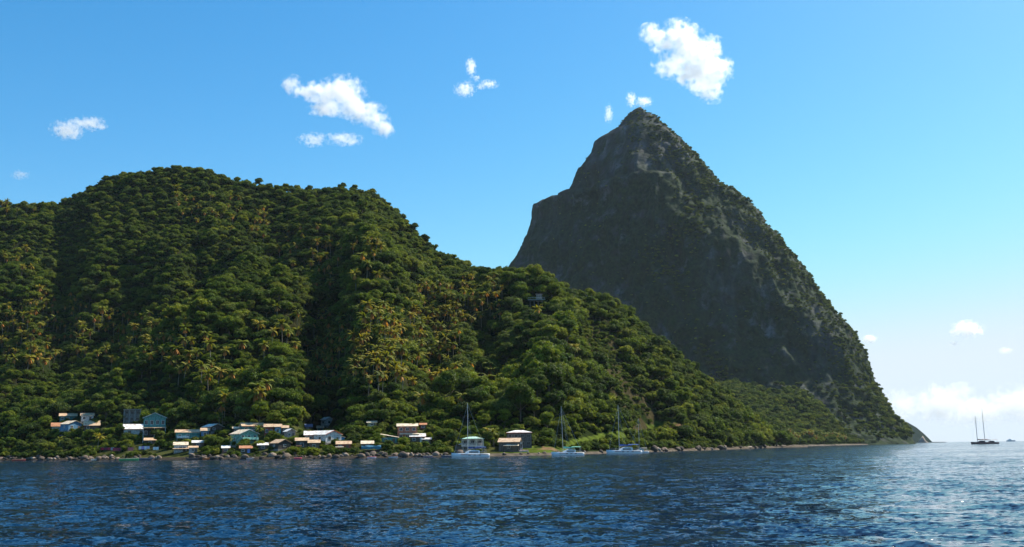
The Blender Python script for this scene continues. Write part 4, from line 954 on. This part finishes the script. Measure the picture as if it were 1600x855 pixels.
def umbrella():
    P = hill.hit(722, 706); r = link('parasol', None, None, P); tag(r, 'faded red and white parasol beside the arcaded villa', 'parasol')
    n = 10; vs = [(0, 0, 3.1)] + [(1.7 * math.cos(2 * math.pi * k / n), 1.7 * math.sin(2 * math.pi * k / n), 2.4) for k in range(n)]
    for k in range(n):
        c = (0.55, .12, .10) if k % 2 else (.75, .7, .65)
        MB().add([vs[0], vs[1 + k], vs[1 + (k + 1) % n]], [(0, 1, 2)]).build('panel', paint(c, .8), r)
    MB().tube([(0, 0, -.5), (0, 0, 3.1)], .04, 5).build('pole', M_ALU, r); KEEP.append((715, 730, 697, 706, P.y))
umbrella()
def bird():
    p = at(1030, 77, 900); r = link('seabird', None, None, p, .6); tag(r, 'tiny dark bird gliding in front of the largest cloud', 'bird')
    m = paint((.02, .02, .025), .7); vs = []; 
    rings = [[(x, a * w, b * w) for a, b in ((1, 0), (.5, .8), (-.5, .8), (-1, 0), (-.5, -.8), (.5, -.8))] for x, w in ((-.55, .02), (-.35, .07), (0, .13), (.3, .11), (.42, .07), (.5, .05), (.62, .01))]
    mb = MB().loft(rings)
    for s in (-1, 1):
        pts = [(.18, .05 * s, .05), (.22, .6 * s, .22), (.02, 1.25 * s, .1), (-.12, 1.2 * s, .09), (-.06, .6 * s, .2), (-.16, .05 * s, .04)]
        mb.slab(pts if s > 0 else pts[::-1], .025)
    mb.slab([(-.5, -.02, .02), (-.5, .02, .02), (-.85, .14, .02), (-.85, -.14, .02)], .02); mb.build('body', m, r)
bird()
# ------------------------------------------------------------------ where plants stand
def clear_of(px, top, bot, hw, Y, pad=-1.5):
    for x0, x1, y0, y1, yd in KEEP:
        if Y < yd + 4 and px + hw * .75 > x0 - pad and px - hw * .75 < x1 + pad and top < y1 - max(2.5, .42 * (y1 - y0)) and bot > y0: return False
    return True
# coconut palms: crowns counted off the photograph by cluster (x0, x1, y0, y1, number)
PALM_AT = []
prn = random.Random(3)
def cluster(x0, x1, y0, y1, n, slope=0.0):
    k = 0; tries = 0
    while k < n and tries < n * 40:
        tries += 1
        x = prn.uniform(x0, x1); y = prn.uniform(y0, y1) + slope * (x - (x0 + x1) / 2)
        if all(abs(x - a) > 6 or abs(y - b) > 8 for a, b in PALM_AT): PALM_AT.append((x, y)); k += 1
cluster(2, 130, 468, 562, 36); cluster(130, 260, 480, 560, 30, .15); cluster(250, 335, 510, 575, 14, .3); cluster(330, 385, 535, 590, 5)
cluster(5, 50, 385, 420, 8); cluster(55, 130, 440, 480, 6); cluster(270, 345, 296, 330, 12, .3); cluster(360, 420, 325, 360, 8)
cluster(480, 640, 500, 590, 44, -.05); cluster(560, 720, 470, 555, 40, .1); cluster(640, 780, 430, 500, 30, -.1); cluster(490, 600, 375, 440, 14); cluster(395, 480, 470, 545, 9)
cluster(430, 520, 345, 420, 9); cluster(700, 770, 550, 590, 6); cluster(630, 720, 590, 620, 3); cluster(395, 420, 585, 625, 4); cluster(345, 352, 610, 640, 2)
cluster(0, 14, 312, 324, 3); cluster(20, 60, 318, 330, 3); cluster(830, 900, 480, 560, 3)
PT = []
ORD = ['first', 'second', 'third', 'fourth', 'fifth', 'sixth', 'seventh', 'eighth', 'ninth', 'tenth'] + ['%dth' % k for k in range(11, 60)]
QUEUE = []
def rank_labels(band):
    """number look-alikes by belt (from the top) and place (from the left) within their stand"""
    key = {}
    for q in QUEUE: key.setdefault((q[1], q[4]), []).append(q)
    for (zone, _), qs in key.items():
        qs.sort(key=lambda q: q[3]); k = max(1, round(len(qs) / band)); rows = np.array_split(np.arange(len(qs)), k)
        for r, ids in enumerate(rows):
            row = sorted((qs[i] for i in ids), key=lambda q: q[2])
            for c, q in enumerate(row):
                side = ORD[c] + ' from left' if c < (len(row) + 1) // 2 else (ORD[len(row) - 1 - c] + ' from right' if c < len(row) - 1 else 'rightmost')
                belt = '' if k == 1 else (', top row' if r == 0 else ', bottom row' if r == k - 1 else ', %s row down' % ORD[r])
                q[0]['label'] = '%s %s%s, %s' % (q[4], q[5], belt, side)
    QUEUE.clear()
for i, (x, y) in enumerate(PALM_AT):
    tr, cr, dd, H = PALMS[prn.choice([0, 0, 1, 1, 2, 3, 4, 5])]; s = prn.uniform(.8, 1.18)
    p = hill.hit(x, y, 300, 1100); 
    for _ in range(3): p = hill.hit(x, y + (H * s + .5) * F / p.y, 330, 1100)
    if p.y > 1090: continue
    pz = 'on the ridge at the far end' if y < 335 and x < 70 else 'in the lower left grove' if x < 390 and y > 430 else 'high on the main hillside' if y < 440 else 'in the middle grove'
    hb = 'with hanging dead orange fronds' if dd else 'with green fronds'
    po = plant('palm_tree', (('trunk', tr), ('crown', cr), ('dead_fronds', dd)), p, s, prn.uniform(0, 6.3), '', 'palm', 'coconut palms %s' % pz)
    QUEUE.append((po, pz, x, y, 'coconut palm', pz))
    PT.append((p.x, p.y, x, y))
for x, y, nm in ((360, 703, 'below the mint green house'), (402, 690, 'beside the mint green house'), (93, 706, 'over the rocks at the far end'), (367, 655, 'above the long tan roof'), (772, 700, 'left of the weathered shed'), (766, 698, 'between villa and shed'), (343, 672, 'by the dark white-roofed house'), (152, 705, 'above the white dinghy')):
    p = hill.hit(x, y); tr, cr, dd, H = PALMS[6]; plant('palm_tree', (('trunk', tr), ('crown', cr)), p, prn.uniform(.6, .85), prn.uniform(0, 6), 'short leafy green palm ' + nm, 'palm', None)
rank_labels(9)
# the thick of the groves, past the ones that can be told apart
n_single = len(PALM_AT); cluster(0, 130, 470, 560, 38); cluster(120, 300, 485, 565, 34, .18); cluster(490, 720, 480, 590, 62); cluster(640, 785, 435, 500, 24, -.1); cluster(270, 420, 300, 350, 14, .2); cluster(420, 600, 360, 430, 16)
GP, GI, GS = [], [], []
for x, y in PALM_AT[n_single:]:
    k = prn.randrange(6); H = PALMS[k][3]; s = prn.uniform(.7, 1.1); p = hill.hit(x, y, 300, 1100)
    for _ in range(3): p = hill.hit(x, y + (H * s + .5) * F / p.y, 330, 1100)
    if p.y < 1090: GP.append(tuple(p)); GI.append(k); GS.append(s); PT.append((p.x, p.y, x, y))
mass('palm_groves', GP, GI, GS, [prn.uniform(0, 6.28) for _ in GP], 'thick of the coconut groves across the left and middle hillside', 'palms', palm_proto)
PTA = np.array(PT)

# broadleaf forest on the near hill
def candidates(L, x0, x1, y0, y1, step, seed):
    g = np.random.default_rng(seed); ax, ay = np.arange(x0, x1, step), np.arange(y0, y1, step)
    X, Y = np.meshgrid(ax, ay); X = X.ravel() + g.uniform(-.46, .46, X.size) * step; Y = Y.ravel() + g.uniform(-.46, .46, Y.size) * step
    return X, Y, g
X, Y, g = candidates(hill, -800, 330, 335, 1120, 5.0, 4)
t = hill.t(X, Y); Z = hill.H(X, Y); m_ = X / Y
ok = (t > 0.004) & (t < 1.06) & (Z > .8) & (m_ > mx(-330)) & (m_ < mx(1240))
X, Y, Z, t = X[ok], Y[ok], Z[ok], t[ok]
big = fbm(X / 60, Y / 60, 0, 3, 77); kn = fbm(X / 35, Y / 35, 5, 3, 78)
px, py = proj(X, Y, Z)
spur = np.clip((px - 720) / 120, 0, 1)
n = len(X); u = g.uniform(size=n)
idx = np.select([u < .18, u < .36, u < .50, u < .57, u < .66, u < .76, u < .86, u < .91, u < .95], [0, 1, 2, 3, 4, 5, 6, 7, 8], 9)
size = g.uniform(.38, .92, n) * (1 + .6 * big) * (1 + .30 * spur) * np.where(g.uniform(size=n) < .07, 1.5, 1.0)
low = Z < 13; size = np.where(low & (px < 860), size * .62, size); idx = np.where(low & (px < 900) & (u < .5), 8 + (u * 20).astype(int) % 2, idx)
bank = (px > 855) & (px < 1130) & (t < .13); size = np.where(bank, size * .6, size); idx = np.where(bank, 8 + (u * 20).astype(int) % 2, idx)
sl = seg(px, py, SCARP, 22) > 0; size = np.where(sl, size * .6, size); idx = np.where(sl, 8 + (u * 20).astype(int) % 2, idx)
size = np.clip(size, .3, 1.65); size = np.where(t > .84, np.minimum(size, .95), size)
RR = np.array([q[2] for q in TREES])[idx] * size; HH = np.array([q[3] for q in TREES])[idx] * size
# thin out: a big crown suppresses smaller ones close by
order = np.argsort(-size); cell = {}; keep = np.zeros(n, bool)
for i in order:
    c0, c1 = int(X[i] // 8), int(Y[i] // 8); good = True
    for a in (-1, 0, 1):
        for b in (-1, 0, 1):
            for j in cell.get((c0 + a, c1 + b), ()):
                if (X[i] - X[j]) ** 2 + (Y[i] - Y[j]) ** 2 < (.42 * (RR[i] + RR[j])) ** 2: good = False; break
    if good: keep[i] = True; cell.setdefault((c0, c1), []).append(i)
s_ = Y / F; top = py - HH / s_; bot = py + 1; hw = RR / s_
for i in np.where(keep)[0]:
    if not clear_of(px[i], top[i], bot[i], hw[i], Y[i]): keep[i] = False
    # grassy track and open bank
    yb = 692 - (px[i] - 900) * .21
    if 880 < px[i] < 1065 and abs(py[i] - yb - 1) < 6.5 and Y[i] < 640: keep[i] = False
    if 885 < px[i] < 1060 and py[i] > yb and top[i] < yb + 1.5 and g.uniform() < .85: keep[i] = False
    if px[i] < 870 and Z[i] < 1.6: keep[i] = False
    if 246 < px[i] < 306 and Z[i] < 4.5: keep[i] = False
    if 760 < px[i] < 880 and Z[i] < 2.6: keep[i] = False
    if sl[i] and g.uniform() < .12: keep[i] = False
    d2 = (PTA[:, 0] - X[i]) ** 2 + (PTA[:, 1] - Y[i]) ** 2
    near = PTA[(d2 < 300)]
    if keep[i] and len(near):
        for q in near:
            if abs(q[2] - px[i]) < hw[i] + 3 and Y[i] < q[1] + 3 and top[i] < q[3] + 5:
                if g.uniform() < .8: keep[i] = False
sel = np.where(keep)[0]
# what of each tree shows past the ones in front of it
sel = sel[np.argsort(Y[sel])]; hmax = {}; vis = np.zeros(n)
for i in sel:
    b0, b1 = int((px[i] - hw[i] * .7) // 4), int((px[i] + hw[i] * .7) // 4)
    sh = [max(0.0, min(hmax.get(b, 1e9), bot[i]) - top[i]) for b in range(b0, b1 + 1)]
    vis[i] = sum(sh) * 4
    for b in range(b0, b1 + 1): hmax[b] = min(hmax.get(b, 1e9), top[i] + 2)
inview = (px > -15) & (px < 1225)
rank = sel[np.argsort(-(vis * inview)[sel])]; single, rest = rank[:292], rank[292:]
ZONES = [(0, 400, 'hillside above the village end'), (400, 620, 'slope above the white-roofed houses'), (620, 790, 'slope above the arcaded villa'), (790, 960, 'spur above the moored catamarans'), (960, 1300, 'wooded point past the catamarans')]
for i in single:
    cr, tk, R, h, kd = TREES[idx[i]]
    zn = next((z for a, b, z in ZONES if a <= px[i] < b), ZONES[0][2])
    if Z[i] < 12 and px[i] < 830: where = 'among the village houses, ' + ('left end' if px[i] < 260 else 'middle' if px[i] < 560 else 'near the moorings')
    else: where = 'on the ' + zn
    sz = 'large' if size[i] > 1.05 else 'mid-sized' if size[i] > .65 else 'small'
    lab = '%s %s green tree %s' % (sz, kd, where)
    o = plant('broadleaf_tree', (('trunk', tk), ('crown', cr)), (X[i], Y[i], Z[i] - .2), size[i], g.uniform(0, 6.28), '', 'tree', 'green trees ' + where)
    QUEUE.append((o, where, px[i], top[i], '%s %s tree' % (sz, kd), where))
rank_labels(7)
P = np.stack([X, Y, Z - .2], -1)[rest]
mass('forest', P, idx[rest], size[rest], g.uniform(0, 6.28, len(rest)), 'dense green forest covering the hill above the village', 'forest')
# low undergrowth filling the gaps
X, Y, g = candidates(hill, -700, 330, 335, 1050, 4.4, 14)
t = hill.t(X, Y); Z = hill.H(X, Y); m_ = X / Y; px, py = proj(X, Y, Z)
ok = (t > .002) & ((t < .17) | ((t < 1.0) & (g.uniform(size=len(t)) < .6))) & (Z > 1.0) & (m_ > mx(-60)) & (m_ < mx(1235))
ok &= ~((px > 246) & (px < 306) & (Z < 4)) & ~((px > 760) & (px < 880) & (Z < 3.2)) & ~((px > 880) & (px < 1065) & (np.abs(py - (692 - (px - 900) * .21) - 1) < 3.5) & (Y < 640))
X, Y, Z, px, py = X[ok], Y[ok], Z[ok], px[ok], py[ok]; size = g.uniform(.22, .72, len(X)); idx = 8 + g.integers(0, 2, len(X))
kp = np.array([clear_of(px[i], py[i] - 4.4 * size[i] * F / Y[i], py[i], 3.6 * size[i] * F / Y[i], Y[i]) for i in range(len(X))])
mass('undergrowth', np.stack([X, Y, Z - .15], -1)[kp], idx[kp], size[kp], g.uniform(0, 6.28, kp.sum()), 'low bushes filling gaps between the trees and houses', 'undergrowth')
# apron below the peak
X, Y, g = candidates(foot, 230, 700, 1000, 1800, 7.5, 24)
t = foot.t(X, Y); Z = foot.H(X, Y); m_ = X / Y; ok = (t > .004) & (t < 1.05) & (Z > 1.4) & (m_ > mx(1080)) & (m_ < mx(1352))
X, Y, Z = X[ok], Y[ok], Z[ok]; idx = g.choice([0, 1, 2, 3, 5, 6, 8], len(X)); size = g.uniform(.5, 1.1, len(X)) * (1 + .4 * fbm(X / 60, Y / 60, 0, 3, 5))
mass('apron_forest', np.stack([X, Y, Z - .3], -1), idx, size, g.uniform(0, 6.28, len(X)), 'hazy green forest on the apron at the foot of the peak', 'forest')
# a fringe of palms along that far beach
for k in range(26):
    x = 1218 + k * 4.2 + prn.uniform(-2, 2); S = float(foot.rs(mx(x))[1]); Yb = S + prn.uniform(6, 60); Xb = mx(x) * Yb
    tr, cr, dd, H = PALMS[prn.choice([0, 1, 2, 3])]
    o = plant('palm_tree', (('trunk', tr), ('crown', cr), ('dead_fronds', dd)), (Xb, Yb, float(foot.H(Xb, Yb))), prn.uniform(.9, 1.25), prn.uniform(0, 6.3), '', 'palm', 'coconut palms on the far beach')
    QUEUE.append((o, 'far', x, 0, 'coconut palm', 'on the far beach below the peak'))
rank_labels(40)
# shrubs and trees clinging to the peak
zi = np.arange(6, nz_ - 2); 
VX, VY, VZ = PX[6:nz_ - 2], PY[6:nz_ - 2], PZ[6:nz_ - 2]
px, py = proj(VX, VY, VZ)
front = (VY < YP + 60)
f1 = fbm(VX / 90, VY / 90, VZ / 60, 3, 88); f2 = fbm(VX / 30, VY / 30, VZ / 22, 3, 89)
rimR = seg(px, py, [(1000, 170), (1055, 210), (1110, 280), (1185, 330), (1240, 408), (1310, 502), (1362, 580), (1400, 650), (1430, 690)], 62)
patch = seg(px, py, [(1085, 320), (1075, 360), (1030, 400), (1060, 440)], 42) + seg(px, py, [(1100, 515), (1105, 560), (1130, 590)], 28)
w = .05 + .08 * (f1 > .08) + 1.6 * rimR + .8 * patch + .7 * (py > 600) * (px > 1080) \
    + .5 * seg(px, py, [(1330, 560), (1345, 640), (1370, 680)], 40) + .30 * seg(px, py, [(1130, 300), (1170, 340), (1200, 400), (1250, 470)], 40) + .25 * seg(px, py, [(1240, 480), (1290, 560), (1300, 640)], 30) + .25 * seg(px, py, [(1080, 300), (1110, 330)], 30)
w = np.where(front, w, 0) * np.clip(.55 + 1.1 * f2, .05, 1.5)
dA = np.zeros_like(VX); dth = 2 * math.pi / na_; dA = np.hypot(np.gradient(VX, axis=1), np.gradient(VY, axis=1)) * (ZT / nz_) * 1.2
pr = w * dA / 34.0; g = np.random.default_rng(9)
hitm = g.uniform(size=pr.shape) < pr
P = np.stack([VX[hitm], VY[hitm], VZ[hitm]], -1); P += g.uniform(-1.2, 1.2, P.shape); n = len(P)
rimv = np.clip(rimR[hitm] + (py[hitm] > 600) + 2.2 * patch[hitm], 0, 2)
idx = np.where(g.uniform(size=n) < .55, g.choice([8, 9], n), g.choice([0, 1, 3, 6, 7], n)); size = g.uniform(.25, .8, n) * (.75 + .35 * rimv) * np.clip(P[:, 2] * 0 + 1 - .25 * (P[:, 2] > ZT - 40), .4, 1)
P[:, 2] -= 1.2
mass('mountain_shrubs', P, idx, size, g.uniform(0, 6.28, n), 'shrubs and small trees clinging to the cliffs of the peak', 'shrubs')
print('TREES', len(single), len(rest), 'palms', len(PT), 'peak shrubs', n)
# ------------------------------------------------------------------ clouds
def cloud(label, blobs, Y, dens, nscale=1.0, amp=.55, group=None):
    """a body of lit vapour: noise-eroded density inside a hull of merged lobes"""
    pts = [(at(x, y, Y), rx * Y / F, ry * Y / F) for x, y, rx, ry in blobs]
    c0 = sum((p for p, _, _ in pts), Vector()) / len(pts)
    iv, if_ = ICO2; vs, fs, off = [], [], 0; ell = []
    g = np.random.default_rng(int(blobs[0][0]))
    for p, rx, ry in pts:
        rd = .7 * max(rx, ry) * g.uniform(.75, 1.1); c = p - c0; c.y += g.uniform(-.4, .4) * rd; ell.append((c, (rx, rd, ry)))
        vs.append(iv * np.array([rx, rd, ry]) * 1.12 + np.array(c)); fs.append(if_ + off); off += len(iv)
    m = bpy.data.materials.new('cloud_vapour'); m.use_nodes = True; nt = m.node_tree; nt.nodes.remove(nt.nodes['Principled BSDF'])
    tc = N(nt, 'TexCoord'); P_ = tc.outputs['Object']; big = max(max(r) for _, r in ell)
    # swirl the lookup so the lobes do not read as ellipsoids
    wn_ = N(nt, 'TexNoise'); wn_.inputs['Scale'].default_value = 1.3 * nscale / big; wn_.inputs['Detail'].default_value = 3; nt.links.new(P_, wn_.inputs['Vector'])
    sb = N(nt, 'VectorMath', operation='SUBTRACT'); sb.inputs[1].default_value = (.5, .5, .5); nt.links.new(wn_.outputs['Color'], sb.inputs[0])
    scl = N(nt, 'VectorMath', operation='SCALE'); scl.inputs['Scale'].default_value = big * .65; nt.links.new(sb.outputs[0], scl.inputs[0])
    ad = N(nt, 'VectorMath', operation='ADD'); nt.links.new(P_, ad.inputs[0]); nt.links.new(scl.outputs[0], ad.inputs[1])
    prev = None
    for c, r in ell:
        a = N(nt, 'VectorMath', operation='SUBTRACT'); a.inputs[1].default_value = c; nt.links.new(ad.outputs[0], a.inputs[0])
        b = N(nt, 'VectorMath', operation='DIVIDE'); b.inputs[1].default_value = r; nt.links.new(a.outputs[0], b.inputs[0])
        l = N(nt, 'VectorMath', operation='LENGTH'); nt.links.new(b.outputs[0], l.inputs[0])
        s = N(nt, 'Math', operation='SUBTRACT'); s.inputs[0].default_value = 1.0; nt.links.new(l.outputs['Value'], s.inputs[1])
        if prev is None: prev = s
        else:
            q = N(nt, 'Math', operation='SMOOTH_MAX'); q.inputs[2].default_value = .25; nt.links.new(prev.outputs[0], q.inputs[0]); nt.links.new(s.outputs[0], q.inputs[1]); prev = q
    n2 = N(nt, 'TexNoise'); n2.inputs['Scale'].default_value = 4.2 * nscale / big; n2.inputs['Detail'].default_value = 7; n2.inputs['Roughness'].default_value = .58; nt.links.new(P_, n2.inputs['Vector'])
    mr = N(nt, 'MapRange'); mr.inputs[1].default_value = .3; mr.inputs[2].default_value = .7; mr.inputs[3].default_value = -amp; mr.inputs[4].default_value = amp * .6; mr.clamp = False; nt.links.new(n2.outputs['Fac'], mr.inputs[0])
    su = N(nt, 'Math', operation='ADD'); nt.links.new(prev.outputs[0], su.inputs[0]); nt.links.new(mr.outputs[0], su.inputs[1])
    m2 = N(nt, 'MapRange', interpolation_type='SMOOTHSTEP'); m2.inputs[1].default_value = 0.0; m2.inputs[2].default_value = .95; m2.inputs[3].default_value = 0; m2.inputs[4].default_value = 1.4 * dens / big; nt.links.new(su.outputs[0], m2.inputs[0])
    pv = N(nt, 'VolumePrincipled'); pv.inputs['Color'].default_value = (1, 1, 1, 1); pv.inputs['Anisotropy'].default_value = .6; nt.links.new(m2.outputs[0], pv.inputs['Density'])
    nt.links.new(pv.outputs[0], nt.nodes['Material Output'].inputs['Volume'])
    me = npmesh('cloud', np.concatenate(vs), np.concatenate(fs), m)
    o = link('cloud', me, None, c0); rm = o.modifiers.new('merge', 'REMESH'); rm.mode = 'VOXEL'; rm.voxel_size = big * .12
    return tag(o, label, 'cloud', group)
cloud('largest bright white cloud above and right of the peak', [(1022, 50, 30, 20), (1062, 55, 42, 30), (1100, 82, 42, 36), (1092, 112, 48, 34), (1113, 146, 26, 18), (1052, 100, 36, 24), (1128, 108, 22, 30), (1040, 70, 28, 20), (1075, 85, 40, 34), (1105, 128, 34, 26)], 6200, 5.5, 1.1, .62)
cloud('white cloud with a ragged tail above the hill\'s second crest', [(456, 134, 20, 20), (492, 142, 34, 20), (536, 148, 44, 30), (570, 174, 36, 24), (600, 198, 20, 20), (512, 168, 38, 16), (515, 150, 34, 24), (552, 165, 34, 26), (585, 187, 26, 20), (474, 142, 22, 14)], 6200, 6.0, 1.1, .58)
cloud('thin flat wisp just below the white cloud with ragged tail', [(490, 219, 28, 12), (540, 219, 34, 11)], 6300, 2.2, 1.3, .8)
cloud('small upright wisp high between the two big clouds', [(736, 106, 10, 20), (726, 138, 20, 16), (745, 122, 8, 8)], 6400, 2.6, 1.2, .75)
cloud('small curl of cloud beside the upright wisp', [(764, 130, 18, 8), (752, 136, 10, 6)], 6450, 2.2, 1.2, .7)
cloud('lone small cloud above the hill\'s left slope', [(104, 202, 30, 18), (146, 194, 28, 14), (120, 192, 20, 10)], 6200, 3.4, 1.1, .7)
cloud('little wisp touching the summit of the peak', [(986, 156, 10, 16), (1006, 160, 16, 10)], 6600, 2.4, 1.2, .7)
cloud('faint thin streak left of the summit', [(951, 178, 8, 18)], 6600, 1.6, 1.2, .7)
cloud('small low cloud above the dark catamarans', [(1512, 514, 30, 15), (1494, 535, 12, 6), (1530, 518, 16, 8)], 13200, 5.5, 1.1, .55)
cloud('tiny cloud puff low beside the peak\'s steep flank', [(1358, 530, 14, 8)], 13000, 4.5, 1.1, .5)
cloud('faint scrap of cloud near the sea, far end of the sky', [(1570, 548, 14, 6)], 13500, 1.6, 1.1, .6)
cloud('barely visible smudge of cloud over the hill\'s left shoulder', [(32, 273, 18, 9)], 6500, 1.0, 1.1, .7)
cloud('wide soft bank of white cloud along the sea horizon', [(1410, 636, 50, 28), (1470, 630, 60, 34), (1530, 640, 60, 28), (1590, 632, 60, 34), (1660, 640, 60, 30), (1500, 612, 30, 16), (1350, 645, 50, 25)], 24000, 3.2, 1.4, .6)
# ------------------------------------------------------------------ air
hz = bpy.data.materials.new('haze_air'); hz.use_nodes = True; nt = hz.node_tree; nt.nodes.remove(nt.nodes['Principled BSDF'])
pv = N(nt, 'VolumePrincipled'); pv.inputs['Color'].default_value = (.74, .88, 1, 1); pv.inputs['Density'].default_value = HAZE; pv.inputs['Anisotropy'].default_value = .2
nt.links.new(pv.outputs[0], nt.nodes['Material Output'].inputs['Volume'])
hb = MB().box(-12500, 12500, -12500, 12500, -8, 790).build('haze', hz); tag(hb, 'thin pale blue sea haze in front of the distant peak', 'haze', kind='stuff')
